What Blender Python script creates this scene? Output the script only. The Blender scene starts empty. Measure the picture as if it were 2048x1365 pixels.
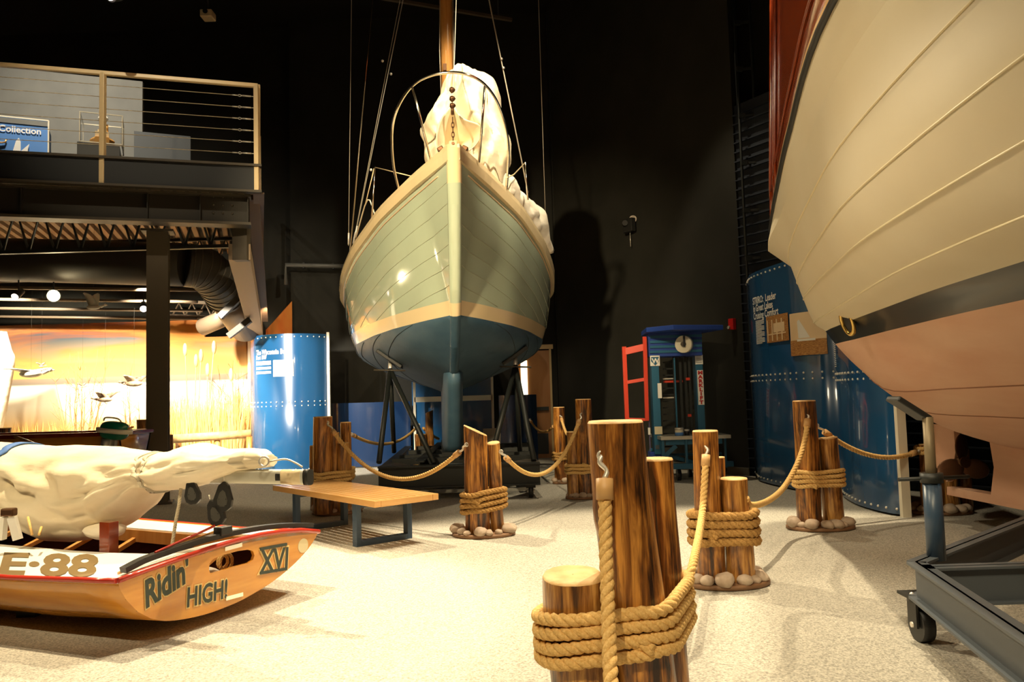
import bpy, bmesh, math, random
from mathutils import Vector, Matrix, noise
from mathutils.geometry import tessellate_polygon
random.seed(7)
V = Vector
C = bpy.context.scene.collection
SC = bpy.context.scene

# ------------------------------------------------------------------ camera
F = 1600.0
PITCH, ROLL = math.radians(3.9), math.radians(-1.65)
CAMZ = 1.3
ROT = Matrix.Rotation(math.pi/2 + PITCH, 3, 'X') @ Matrix.Rotation(ROLL, 3, 'Z')
cam = bpy.data.cameras.new('camera'); cam_o = bpy.data.objects.new('camera', cam); C.objects.link(cam_o)
cam.sensor_width = 36.0; cam.lens = 36.0*F/2048.0; cam.clip_start = 0.05
cam_o.matrix_world = Matrix.Translation((0, 0, CAMZ)) @ ROT.to_4x4()
SC.camera = cam_o

# ------------------------------------------------------------------ world, exposure, lights
SC.view_settings.view_transform = 'Standard'
SC.view_settings.look = 'None'
SC.view_settings.exposure = 0.62
SC.view_settings.gamma = 1.0
SC.view_settings.use_curve_mapping = False
SC.cycles.use_denoising = True
SC.cycles.max_bounces = 6
SC.cycles.sample_clamp_indirect = 6.0
w = bpy.data.worlds.new('hall_air'); SC.world = w; w.use_nodes = True
w.node_tree.nodes['Background'].inputs[0].default_value = (0.9, 0.75, 0.5, 1)
w.node_tree.nodes['Background'].inputs[1].default_value = 0.006

def spot(name, loc, aim, watts, size=60, col=(1, .80, .50), rad=.10, blend=.35):
    l = bpy.data.lights.new(name, 'SPOT'); o = bpy.data.objects.new(name, l); C.objects.link(o)
    l.energy = watts; l.color = col; l.spot_size = math.radians(size); l.spot_blend = blend; l.shadow_soft_size = rad
    o.location = loc
    o.rotation_euler = (V(aim) - V(loc)).to_track_quat('-Z', 'Y').to_euler()
    return o
WARM = (1, .83, .56)
spot('ceiling_and_fill_spot', (-3.1, 10.2, 5.9), (-1.3, 4.4, 0), 1300, 58, WARM, .04)      # throws the scow's shadow forward
spot('ceiling_and_fill_spot', (2.75, 7.0, 8.7), (1.5, 5.4, 0), 1900, 50, WARM, .05)          # carpet right of centre, hull shadow edge
spot('ceiling_and_fill_spot', (1.7, 7.6, 8.7), (1.1, 5.6, 0), 1700, 50, WARM, .05)
spot('ceiling_and_fill_spot', (-.3, 3.6, 8.7), (-.2, 3.4, 0), 560, 44, WARM, .08)
spot('ceiling_and_fill_spot', (-1.3, -1.6, 5.6), (.55, 3.1, .7), 620, 40, (1, .80, .48), .06, .6)      # added front fill, brightens the foreground logs
spot('ceiling_and_fill_spot', (-3.4, .5, 6.4), (-1.0, 10.4, 3.5), 4600, 33, (1, .79, .47), .14, .8)         # port bow of the sloop
spot('ceiling_and_fill_spot', (-3.5, 5.6, 7.6), (-2.7, 5.0, .7), 2300, 40, (1, .80, .5), .08)        # scow
spot('ceiling_and_fill_spot', (-4.6, .6, 6.2), (-2.7, 5.2, .9), 900, 22, (1, .78, .45), .10, .8)     # unseen lamp added to brighten the scow's furled sail
spot('ceiling_and_fill_spot', (-4.2, 2.6, 7.2), (2.9, 5.6, 1.7), 800, 40, WARM, .5, .8)         # white hull
spot('ceiling_and_fill_spot', (.6, -2.5, 7.5), (0.6, 7.0, .8), 420, 46, WARM, .10)
spot('ceiling_and_fill_spot', (2.4, 5.2, 8.0), (-.9, 11.0, 4.7), 2000, 34, WARM, .10, .7)      # mast and starboard bow
spot('ceiling_and_fill_spot', (-.2, 8.2, 8.8), (-.9, 11.2, 4.0), 650, 50, WARM, .1)          # furled sails
spot('track_and_fill_spot', (-6.2, 13.4, 3.3), (-6.6, 16.4, .5), 1150, 100, (1, .86, .62), .05)
spot('track_and_fill_spot', (-9.0, 13.2, 3.3), (-9.4, 16.4, .5), 1150, 100, (1, .86, .62), .05)
spot('track_and_fill_spot', (-5.0, 11.5, 2.9), (-4.3, 15.3, .6), 1300, 60, (1, .90, .74), .05)
spot('balcony_spot_light', (-6.4, 10.6, 8.4), (-7.6, 13.4, 5.0), 560, 95, (1, .88, .68), .05, 1.0)
spot('ceiling_and_fill_spot', (-3.4, 4.5, 8.2), (-4.6, 10.2, 5.3), 420, 34, WARM, .05, .8)          # extra lamp, put in to brighten the balcony railing
spot('track_and_fill_spot', (-4.3, 14.0, 2.9), (-4.7, 16.2, 3.0), 45, 70, (1, .8, .5), .05)  # added lamp that lifts the dark orange mural wing
spot('ceiling_and_fill_spot', (1.6, 11.2, 8.4), (2.6, 10.8, .6), 420, 60, WARM, .1)
spot('ceiling_and_fill_spot', (-1.2, 15.9, 5.0), (-1.6, 14.8, .3), 170, 60, WARM, .1)

# ------------------------------------------------------------------ layout helpers (survey of the hall from the view)
def ray(px, py):
    return ROT @ V(((px-1024)/F, -(py-682.5)/F, -1.0))
def at(px, py, Y):
    d = ray(px, py); return V((0, 0, CAMZ)) + d*(Y/d.y)
def gnd(px, py, z=0.0):
    d = ray(px, py); return V((0, 0, CAMZ)) + d*((z-CAMZ)/d.z)
def hit(px, py, p0, n):
    d = ray(px, py); o = V((0, 0, CAMZ)); return o + d*((p0-o).dot(n)/d.dot(n))
def lerp(a, b, t): return a + (b-a)*t
def interp(tab, x):
    if x <= tab[0][0]: return tab[0][1]
    for (a, fa), (b, fb) in zip(tab, tab[1:]):
        if x <= b: return lerp(fa, fb, (x-a)/(b-a))
    return tab[-1][1]
def smooth_path(pts, n):
    pts = [V(p) for p in pts]; P = [pts[0]*2-pts[1]] + pts + [pts[-1]*2-pts[-2]]; out = []
    for i in range(1, len(P)-2):
        for k in range(n):
            t = k/n; a, b, c, d = P[i-1], P[i], P[i+1], P[i+2]
            out.append(.5*((2*b)+(c-a)*t+(2*a-5*b+4*c-d)*t*t+(3*b-a-3*c+d)*t**3))
    out.append(pts[-1]); return out
def sag(a, b, drop, n=24):
    a, b = V(a), V(b)
    return [a.lerp(b, i/n) - V((0, 0, drop*4*(i/n)*(1-i/n))) for i in range(n+1)]

# ------------------------------------------------------------------ materials
def M(name, col, rough=.5, metal=0., coat=0., var=None, bump=None, spec=.5, emit=None, trans=0.):
    m = bpy.data.materials.new(name); m.use_nodes = True; nt = m.node_tree; b = nt.nodes['Principled BSDF']
    b.inputs['Base Color'].default_value = (*col, 1); b.inputs['Roughness'].default_value = rough
    b.inputs['Metallic'].default_value = metal; b.inputs['Coat Weight'].default_value = coat
    b.inputs['Coat Roughness'].default_value = .06; b.inputs['Specular IOR Level'].default_value = spec
    if trans: b.inputs['Transmission Weight'].default_value = trans
    if emit: b.inputs['Emission Color'].default_value = (*emit[0], 1); b.inputs['Emission Strength'].default_value = emit[1]
    tc = nt.nodes.new('ShaderNodeTexCoord')
    def nz(scale, stretch, detail=4):
        mp = nt.nodes.new('ShaderNodeMapping'); mp.inputs['Scale'].default_value = [scale*s for s in stretch]
        nt.links.new(tc.outputs['Object'], mp.inputs[0])
        n = nt.nodes.new('ShaderNodeTexNoise'); n.inputs['Scale'].default_value = 1; n.inputs['Detail'].default_value = detail
        nt.links.new(mp.outputs[0], n.inputs[0]); return n
    if var:                                   # (second colour, scale, stretch, lo, hi)
        c2, sc, st, lo, hi = var
        n = nz(sc, st); r = nt.nodes.new('ShaderNodeValToRGB')
        r.color_ramp.elements[0].position = lo; r.color_ramp.elements[0].color = (*col, 1)
        r.color_ramp.elements[1].position = hi; r.color_ramp.elements[1].color = (*c2, 1)
        nt.links.new(n.outputs[0], r.inputs[0]); nt.links.new(r.outputs[0], b.inputs['Base Color'])
    if bump:                                  # (scale, stretch, distance)
        n = nz(bump[0], bump[1], 5); bp = nt.nodes.new('ShaderNodeBump'); bp.inputs['Distance'].default_value = bump[2]
        bp.inputs['Strength'].default_value = 1
        nt.links.new(n.outputs[0], bp.inputs['Height']); nt.links.new(bp.outputs[0], b.inputs['Normal'])
    return m
I3 = (1, 1, 1)
carpet = M('carpet', (.28, .265, .225), .95, var=((.64, .60, .51), 95, I3, .30, .66), bump=(110, I3, .008), spec=.1)
black_wall = M('charcoal_wall_paint', (.013, .0128, .0095), .8, var=((.021, .020, .016), 1.2, I3, .3, .7), spec=.25)
black_ceiling = M('black_ceiling_paint', (.012, .011, .009), .9, spec=.1)
grey_wall = M('grey_wall_paint', (.20, .20, .19), .8, var=((.25, .25, .23), 2, I3, .3, .7))
navy_wall = M('navy_clapboard_paint', (.006, .011, .022), .65)
def wood_log(name, dark, mid, lite, seed, rough=.34):
    m = bpy.data.materials.new(name); m.use_nodes = True; nt = m.node_tree; b = nt.nodes['Principled BSDF']; b.inputs['Roughness'].default_value = rough; b.inputs['Coat Weight'].default_value = .3; b.inputs['Coat Roughness'].default_value = .15
    tc = nt.nodes.new('ShaderNodeTexCoord')
    def nz(sc, st, det, dist):
        mp = nt.nodes.new('ShaderNodeMapping'); mp.inputs['Scale'].default_value = st; mp.inputs['Location'].default_value = (seed, seed, 0); nt.links.new(tc.outputs['Object'], mp.inputs[0])
        n = nt.nodes.new('ShaderNodeTexNoise'); n.inputs['Scale'].default_value = sc; n.inputs['Detail'].default_value = det; n.inputs['Distortion'].default_value = dist; n.inputs['Roughness'].default_value = .62; nt.links.new(mp.outputs[0], n.inputs[0]); return n.outputs[0]
    big, fine = nz(8, (1, 1, .22), 3, 1.2), nz(42, (1, 1, .06), 6, .6)
    mx = nt.nodes.new('ShaderNodeMath'); mx.operation = 'MULTIPLY_ADD'; nt.links.new(fine, mx.inputs[0]); mx.inputs[1].default_value = .55
    h = nt.nodes.new('ShaderNodeMath'); h.operation = 'MULTIPLY'; nt.links.new(big, h.inputs[0]); h.inputs[1].default_value = .55; nt.links.new(h.outputs[0], mx.inputs[2])
    r = nt.nodes.new('ShaderNodeValToRGB'); e = r.color_ramp.elements; e[0].position = .44; e[0].color = (*dark, 1); e[1].position = .66; e[1].color = (*lite, 1); q = e.new(.54); q.color = (*mid, 1)
    nt.links.new(mx.outputs[0], r.inputs[0]); nt.links.new(r.outputs[0], b.inputs['Base Color'])
    bp = nt.nodes.new('ShaderNodeBump'); bp.inputs['Distance'].default_value = .010; bp.inputs['Strength'].default_value = 1; nt.links.new(mx.outputs[0], bp.inputs['Height']); nt.links.new(bp.outputs[0], b.inputs['Normal'])
    return m
log_bark = wood_log('varnished_log', (.026, .009, .003), (.24, .085, .014), (.62, .28, .055), 3.1)
log_pale = wood_log('amber_log', (.06, .021, .005), (.32, .13, .026), (.68, .36, .095), 11.7)
log_end = M('log_end_grain', (.52, .30, .11), .6, var=((.75, .50, .22), 14, I3, .3, .7), bump=(40, I3, .003))
rope_m = M('manila_rope', (.66, .39, .12), .8, var=((.88, .60, .25), 120, I3, .3, .7), bump=(300, I3, .002), spec=.2)
rope_old = M('weathered_rope', (.32, .17, .05), .9, var=((.56, .33, .11), 90, I3, .3, .7), bump=(260, I3, .002), spec=.2)
leather = M('rope_end_leather', (.62, .36, .14), .5)
steel = M('galvanised_steel', (.80, .76, .68), .35, .55)
chrome = M('polished_stainless', (.85, .80, .70), .12, 1.0)
stone_m = M('river_stone', (.36, .25, .17), .8, var=((.62, .50, .38), 9, I3, .3, .7), bump=(40, I3, .004))
disc_m = M('brown_base_board', (.26, .14, .07), .6)
sage = M('sage_hull_paint', (.50, .60, .46), .10, coat=1.0, var=((.47, .55, .42), 2, I3, .3, .7))
cream = M('cream_gloss_paint', (.82, .66, .40), .22, coat=.6)
bottom_blue = M('blue_antifouling', (.040, .095, .155), .5, var=((.065, .13, .19), 3, (1, 1, 2), .3, .7), bump=(30, I3, .002))
seam_dark = M('open_plank_seam', (.04, .06, .07), .8)
seam_lite = M('closed_plank_seam', (.46, .50, .36), .3)
deck_tan = M('tan_deck_paint', (.70, .50, .28), .5)
sailcloth = M('cream_sailcloth', (.78, .67, .47), .65, var=((.86, .77, .58), 3, I3, .3, .7), bump=(3, (1, 1, 3), .012))
sailwhite = M('white_sailcloth', (.88, .80, .64), .6, var=((.93, .87, .74), 3, I3, .3, .7), bump=(3, (1, 1, 3), .012))
spruce = M('varnished_spruce', (.55, .24, .06), .25, coat=.6, var=((.68, .34, .10), 20, (1, 1, .05), .3, .7))
mahog = M('varnished_mahogany', (.17, .022, .004), .2, coat=.6, var=((.24, .036, .007), 10, (1, .08, 1), .3, .7))
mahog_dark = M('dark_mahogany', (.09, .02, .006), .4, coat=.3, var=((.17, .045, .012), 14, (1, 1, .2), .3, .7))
teak = M('amber_plywood', (.58, .22, .022), .22, coat=.6, var=((.72, .33, .05), 7, (.35, .35, 3), .3, .7))
whitehull = M('ivory_hull_paint', (.66, .57, .39), .42, coat=.0, var=((.70, .62, .45), 1.5, I3, .3, .7))
pinkbottom = M('salmon_bottom_paint', (.62, .34, .22), .6, var=((.70, .44, .30), 4, (1, .3, 1), .3, .7), bump=(22, (1, .2, 1), .003))
boot_black = M('black_boot_top', (.010, .011, .010), .28, coat=.1)
brass = M('brass_ring', (.55, .38, .12), .25, 1.0)
bronze = M('aged_bronze', (.12, .06, .03), .45, .8)
deckwhite = M('white_deck_paint', (.86, .86, .82), .35)
redtrim = M('red_rub_rail', (.45, .035, .02), .25, coat=.5)
black_m = M('black_rubber', (.015, .015, .014), .45)
letter_dark = M('dark_green_lettering', (.035, .05, .04), .5)
letter_gold = M('gold_letter_outline', (.85, .62, .26), .5)
brown_num = M('brown_sail_number', (.17, .11, .035), .6)
alu = M('brushed_aluminium', (.62, .60, .52), .4, .6)
darksteel = M('dark_painted_steel', (.012, .015, .014), .5)
navysteel = M('navy_painted_steel', (.035, .065, .11), .35)
bluegrey = M('grey_blue_cradle_paint', (.085, .10, .115), .5)
brownsteel = M('brown_primer_steel', (.055, .045, .032), .6, var=((.075, .06, .042), 4, I3, .3, .7))
beamsteel = M('tan_primer_steel', (.10, .055, .03), .6)
railpaint = M('cream_rail_paint', (.85, .66, .38), .35)
wire_m = M('steel_cable', (.70, .62, .48), .4, .4)
decking = M('tan_metal_decking', (.30, .19, .10), .5)
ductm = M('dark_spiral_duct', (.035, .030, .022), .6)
ductlit = M('lit_spiral_duct', (.16, .12, .085), .5, .3)  # paler copy of the duct material, lamplight put into its colour
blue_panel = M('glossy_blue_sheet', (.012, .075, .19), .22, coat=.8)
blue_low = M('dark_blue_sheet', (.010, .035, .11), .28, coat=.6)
rivet_m = M('white_rivet', (.80, .76, .66), .3)
edge_white = M('ivory_edge_strip', (.80, .74, .58), .4)
sign_white = M('sign_white', (.92, .90, .84), .5)
sepia_l = M('sepia_light', (.85, .62, .36), .5, var=((.92, .72, .46), 1.5, I3, .3, .7))
sepia_d = M('sepia_dark', (.30, .12, .03), .5, var=((.62, .33, .11), 30, (1, 1, 6), .35, .65))
benchwood = M('oak_bench_slats', (.70, .36, .11), .3, coat=.4, var=((.80, .46, .17), 8, (.5, .5, 3), .3, .7))
lift_blue = M('lift_blue_paint', (.02, .13, .24), .4)
lift_royal = M('royal_blue_paint', (.02, .06, .32), .4)
lift_red = M('orange_red_paint', (.65, .05, .02), .4)
alarm_red = M('alarm_red', (.50, .01, .01), .35)
doorwood = M('brown_veneer', (.30, .12, .03), .45, var=((.36, .16, .05), 6, (1, 1, .2), .3, .7))
doorframe = M('beige_door_frame', (.50, .36, .17), .5)
straw = M('dry_reed', (.80, .52, .16), .8)
strawdark = M('dry_twig', (.40, .20, .07), .8)
feather = M('brown_feather', (.20, .13, .08), .8, var=((.45, .35, .25), 14, I3, .4, .6))
featherw = M('white_feather', (.85, .78, .66), .8)
motor_green = M('green_motor_cowl', (.005, .16, .09), .25, coat=.5)
lamp_glow = M('lamp_glow', (1, .8, .5), .5, emit=((1, .80, .45), 90))
lamp_soft = M('lamp_soft', (1, .8, .6), .5, emit=((1, .78, .7), 7))
litglass = M('lit_door_glass', (.9, .85, .6), .4, emit=((1, .9, .62), 1.6))
glass = M('clear_acrylic', (1, 1, 1), .02, trans=1.0); glass.node_tree.nodes['Principled BSDF'].inputs['IOR'].default_value = 1.03
gold = M('gilded_wood', (.75, .38, .10), .35, .3)
casehue = M('blue_display_board', (.10, .26, .62), .5)
strap_b = M('blue_sail_tie', (.08, .19, .50), .7)

# mural: printed sunset over water
mural_m = bpy.data.materials.new('sunset_mural_print'); mural_m.use_nodes = True
nt = mural_m.node_tree; b = nt.nodes['Principled BSDF']; b.inputs['Roughness'].default_value = .7
tc = nt.nodes.new('ShaderNodeTexCoord'); sx = nt.nodes.new('ShaderNodeSeparateXYZ'); nt.links.new(tc.outputs['Object'], sx.inputs[0])
def mathn(op, a, bb=None, cc=None):
    n = nt.nodes.new('ShaderNodeMath'); n.operation = op
    for i, x in enumerate((a, bb, cc)):
        if x is None: continue
        if isinstance(x, (int, float)): n.inputs[i].default_value = x
        else: nt.links.new(x, n.inputs[i])
    return n.outputs[0]
def rampn(fac, stops):
    r = nt.nodes.new('ShaderNodeValToRGB'); e = r.color_ramp.elements
    while len(e) > 1: e.remove(e[-1])
    e[0].position = stops[0][0]; e[0].color = (*stops[0][1], 1)
    for p, c in stops[1:]:
        q = e.new(p); q.color = (*c, 1)
    nt.links.new(fac, r.inputs[0]); return r.outputs[0]
def mixn(f, a, bb):
    n = nt.nodes.new('ShaderNodeMix'); n.data_type = 'RGBA'
    nt.links.new(f, n.inputs[0]) if not isinstance(f, float) else setattr(n.inputs[0], 'default_value', f)
    nt.links.new(a, n.inputs[6]); nt.links.new(bb, n.inputs[7]); return n.outputs[2]
mp = nt.nodes.new('ShaderNodeMapping'); mp.inputs['Scale'].default_value = (.28, 1, 1.5); mp.inputs['Rotation'].default_value = (0, .14, 0)
nt.links.new(tc.outputs['Object'], mp.inputs[0])
nn = nt.nodes.new('ShaderNodeTexNoise'); nn.inputs['Scale'].default_value = 1.3; nn.inputs['Detail'].default_value = 6; nn.inputs['Distortion'].default_value = .8
nt.links.new(mp.outputs[0], nn.inputs[0])
xr = mathn('MULTIPLY_ADD', sx.outputs['X'], 1/7.0, .95)          # 0 at the left .. 1 at the right edge
skyL = rampn(nn.outputs[0], [(.36, (.045, .085, .14)), (.47, (.16, .15, .13)), (.56, (.42, .29, .13)), (.68, (.52, .42, .27))])
skyR = rampn(nn.outputs[0], [(.36, (.05, .07, .09)), (.46, (.28, .07, .015)), (.56, (.46, .16, .02)), (.70, (.60, .30, .06))])
sky = mixn(mathn('MULTIPLY_ADD', xr, 1.6, -.5), skyL, skyR)
zz = sx.outputs['Z']
low = rampn(mathn('MULTIPLY', zz, 1/3.2), [(0, (.62, .36, .10)), (.28, (.88, .60, .24)), (.42, (.95, .88, .70)), (.55, (.97, .90, .74)), (.565, (.20, .17, .14)), (.60, (.30, .22, .16)), (.605, (.70, .42, .12))])
fac = rampn(mathn('MULTIPLY', zz, 1/3.2), [(.60, (0, 0, 0)), (.86, (1, 1, 1))])
hz = rampn(mathn('MULTIPLY', zz, 1/3.2), [(.60, (0, 0, 0)), (.608, (1, 1, 1))])
skyg = mixn(fac, low, sky)
nt.links.new(skyg, b.inputs['Base Color'])

# ------------------------------------------------------------------ mesh builder
ORG = {}
class MB:
    def __init__(s): s.v = []; s.f = []; s.m = []; s.s = []
    def _add(s, vs, fs, mi=0, sm=True):
        o = len(s.v); s.v += [V(p) for p in vs]
        for f in fs: s.f.append([i+o for i in f]); s.m.append(mi); s.s.append(sm)
        return s
    def box(s, c, size, rot=None, mi=0):
        c = V(c); h = V(size)*.5; R = rot or Matrix.Identity(3)
        vs = [c + R @ V((x*h.x, y*h.y, z*h.z)) for x in (-1, 1) for y in (-1, 1) for z in (-1, 1)]
        return s._add(vs, [(0,1,3,2),(4,6,7,5),(0,4,5,1),(2,3,7,6),(0,2,6,4),(1,5,7,3)], mi, False)
    def bar(s, p0, p1, wd, h, up=(0, 0, 1), mi=0):
        p0, p1 = V(p0), V(p1); d = (p1-p0); L = d.length; d.normalize(); up = V(up)
        if abs(d.dot(up)) > .98: up = V((0, 1, 0))
        x = d.cross(up).normalized(); u = x.cross(d)
        R = Matrix((x, d, u)).transposed()
        return s.box((p0+p1)/2, (wd, L, h), R, mi)
    def tube(s, path, r, n=8, mi=0, caps=True, closed=False):
        path = [V(p) for p in path]; k = len(path); prev = None; rings = []
        for i, p in enumerate(path):
            a = path[(i-1) % k] if (i > 0 or closed) else p; c = path[(i+1) % k] if (i < k-1 or closed) else p
            t = (c-a).normalized()
            if prev is None:
                x = t.orthogonal().normalized()
            else:
                x = (prev - t*prev.dot(t)).normalized()
            prev = x; y = t.cross(x); rr = r(i/(k-1)) if callable(r) else r
            rings.append([p + x*rr*math.cos(2*math.pi*j/n) + y*rr*math.sin(2*math.pi*j/n) for j in range(n)])
        return s.loft(rings, True, mi, caps and not closed, closed)
    def cyl(s, p0, p1, r0, r1=None, n=16, mi=0):
        r1 = r0 if r1 is None else r1
        return s.tube([p0, p1], lambda t: lerp(r0, r1, t), n, mi)
    def loft(s, rings, closed=True, mi=0, caps=False, loop=False, sm=True):
        n = len(rings[0]); vs = [p for r in rings for p in r]; fs = []
        K = len(rings)
        for i in range(K if loop else K-1):
            for j in range(n if closed else n-1):
                a = i*n+j; b_ = i*n+(j+1) % n; c = ((i+1) % K)*n+(j+1) % n; d = ((i+1) % K)*n+j
                fs.append((a, b_, c, d))
        s._add(vs, fs, mi, sm)
        if caps:
            o = len(s.v)-len(vs)
            s.f.append([o+j for j in reversed(range(n))]); s.m.append(mi); s.s.append(False)
            s.f.append([o+(K-1)*n+j for j in range(n)]); s.m.append(mi); s.s.append(False)
        return s
    def ball(s, c, r, nu=12, nv=8, mi=0, rot=None, fn=None):
        c = V(c); r = V(r) if hasattr(r, '__len__') else V((r, r, r)); R = rot or Matrix.Identity(3); rings = []
        for i in range(nv+1):
            th = math.pi*(.001+.998*i/nv)
            ring = []
            for j in range(nu):
                ph = 2*math.pi*j/nu; d = V((math.sin(th)*math.cos(ph), math.sin(th)*math.sin(ph), math.cos(th)))
                k = fn(d) if fn else 1
                ring.append(c + R @ V((d.x*r.x*k, d.y*r.y*k, d.z*r.z*k)))
            rings.append(ring)
        return s.loft(rings, True, mi, True)
    def poly(s, outer, holes, depth, mapf, mi=0):
        """flat outline with holes in 2D, thickened by depth; mapf(u, v, w) -> world"""
        loops = [[V((a, b_, 0)) for a, b_ in l] for l in [outer]+list(holes)]
        flat = [p for l in loops for p in l]; tris = tessellate_polygon(loops); n = len(flat)
        vs = [mapf(p.x, p.y, 0) for p in flat] + [mapf(p.x, p.y, depth) for p in flat]
        fs = [tuple(t) for t in tris] + [tuple(i+n for i in reversed(t)) for t in tris]; o = 0
        for l in loops:
            for i in range(len(l)):
                j = (i+1) % len(l); fs.append((o+i, o+j, o+j+n, o+i+n))
            o += len(l)
        return s._add(vs, fs, mi, False)
    def build(s, name, mats, parent=None, bevel=0, sub=0, fixn=True, uv=None):
        mats = mats if isinstance(mats, (list, tuple)) else [mats]
        me = bpy.data.meshes.new(name)
        if parent is None:
            xs = [p.x for p in s.v]; ys = [p.y for p in s.v]; zs = [p.z for p in s.v]
            org = V(((min(xs)+max(xs))/2, (min(ys)+max(ys))/2, min(zs)))
        else: org = ORG[parent.name]
        me.from_pydata([tuple(p-org) for p in s.v], [], s.f)
        for i, p in enumerate(me.polygons): p.material_index = s.m[i]; p.use_smooth = s.s[i]
        for m_ in mats: me.materials.append(m_)
        if fixn:
            bm = bmesh.new(); bm.from_mesh(me); bmesh.ops.recalc_face_normals(bm, faces=bm.faces); bm.to_mesh(me); bm.free()
        o = bpy.data.objects.new(name, me); C.objects.link(o)
        if parent is None: o.location = org
        else: o.parent = parent
        ORG[o.name] = org
        if bevel:
            q = o.modifiers.new('bevel', 'BEVEL'); q.width = bevel; q.segments = 2; q.limit_method = 'ANGLE'
        if sub:
            q = o.modifiers.new('sub', 'SUBSURF'); q.levels = sub; q.render_levels = sub
        return o
def thing(name, label, cat, loc, group=None):
    o = bpy.data.objects.new(name, None); C.objects.link(o); o.location = loc; o.empty_display_size = .1
    o['label'] = label; o['category'] = cat
    if group: o['group'] = group
    ORG[o.name] = V(loc); return o
def tag(o, label, cat, group=None, kind=None):
    o['label'] = label; o['category'] = cat
    if group: o['group'] = group
    if kind: o['kind'] = kind
    return o
def struct(o): o['kind'] = 'structure'; return o

def text_mesh(name, body, size, mapf, mats, parent, shear=0, bold=0, align='LEFT', space=1.0, depth=.002, xs=1.0):
    cu = bpy.data.curves.new('t', 'FONT'); cu.body = body; cu.size = size; cu.shear = shear; cu.offset = bold
    cu.align_x = align; cu.space_character = space; cu.resolution_u = 3
    to = bpy.data.objects.new('t', cu); C.objects.link(to); bpy.context.view_layer.update()
    me = bpy.data.meshes.new_from_object(to.evaluated_get(bpy.context.evaluated_depsgraph_get()))
    mb = MB(); mb._add([mapf(v.co.x*xs, v.co.y, depth) for v in me.vertices], [tuple(p.vertices) for p in me.polygons], 0, False)
    bpy.data.objects.remove(to); bpy.data.curves.remove(cu)
    return mb.build(name, mats, parent, fixn=False)

def rope_mb(path, R, lay, mi=0, mb=None, seg=8, closed=False):
    """three laid strands twisted round a path"""
    mb = mb or MB(); path = [V(p) for p in path]
    L = [0]
    for a, b_ in zip(path, path[1:]): L.append(L[-1]+(b_-a).length)
    tot = L[-1]; n = max(6, int(tot/lay*seg)); fr = []; prev = None; k = 0
    for i in range(n+1):
        d = tot*i/n
        while k < len(L)-2 and L[k+1] < d: k += 1
        t = (d-L[k])/max(1e-6, L[k+1]-L[k]); p = path[k].lerp(path[k+1], t)
        fr.append((p, d))
    frames = []
    for i, (p, d) in enumerate(fr):
        a = fr[max(0, i-1)][0]; c = fr[min(n, i+1)][0]; t = (c-a).normalized()
        x = t.orthogonal().normalized() if prev is None else (prev - t*prev.dot(t)).normalized()
        prev = x; frames.append((p, x, t.cross(x), d))
    for q in range(3):
        sp = []
        for p, x, y, d in frames:
            a = 2*math.pi*(d/lay + q/3); sp.append(p + (x*math.cos(a)+y*math.sin(a))*R*.46)
        mb.tube(sp, R*.56, 7, mi)
    return mb

# ------------------------------------------------------------------ room shell
def quad(name, pts, m, thick=.1, kind=True):
    """wall slab: pts = lower-left, lower-right (ground xy), z0, z1 ; thickness away from the camera"""
    (x0, y0), (x1, y1), z0, z1 = pts
    d = V((x1-x0, y1-y0, 0)).normalized(); n = V((-d.y, d.x, 0))
    if n.dot(V((x0, y0, 0))) < 0: n = -n
    mb = MB(); c = V(((x0+x1)/2, (y0+y1)/2, (z0+z1)/2)) + n*thick/2
    mb.box(c, ((V((x1-x0, y1-y0, 0))).length, thick, z1-z0), Matrix((d, n, V((0, 0, 1)))).transposed())
    o = mb.build(name, m)
    return struct(o) if kind else o
fl = MB().box((-1, 6.5, -.05), (26, 25, .1)).build('floor', carpet); struct(fl)
ce = MB().box((-1, 6.5, 9.55), (26, 25, .1)).build('ceiling', black_ceiling); struct(ce)
CORNER = gnd(1122, 917); PILLAR = gnd(1500, 953)
quad('wall_back', ((-13.5, 17.0), (CORNER.x, 17.0), 0, 9.5), black_wall)
quad('wall_right', ((CORNER.x, CORNER.y+.1), (PILLAR.x, PILLAR.y), 0, 9.5), black_wall)
quad('wall_back_return', ((CORNER.x, 17.0), (CORNER.x+.01, CORNER.y+.05), 0, 9.5), black_wall, .05)
quad('wall_left', ((-13.5, -4), (-13.5, 17), 0, 9.5), black_wall)
quad('wall_rear', ((-13.5, -5), (11, -5), 0, 9.5), black_wall)
quad('wall_far_right', ((9.5, -5), (9.5, 11.5), 0, 9.5), black_wall)
# taller projecting stretch of the back wall left of the sloop
mb = MB(); a = at(583, 700, 16.7); mb.box(((a.x+CORNER.x)/2, 16.85, 4.75), (CORNER.x-a.x, .3, 9.5)); struct(mb.build('wall_back_projection', black_wall))
a = at(583, 300, 16.6)
# baseboard along the right wall
d = (PILLAR-CORNER).normalized(); n = V((d.y, -d.x, 0));  n = -n if n.dot(PILLAR) > 0 else n
mb = MB(); mb.bar(CORNER+V((0, 0, .06))+n*.012, PILLAR+V((0, 0, .06))+n*.012, .02, .12)
struct(mb.build('baseboard_right', M('grey_vinyl_base', (.16, .15, .11), .5)))
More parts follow.
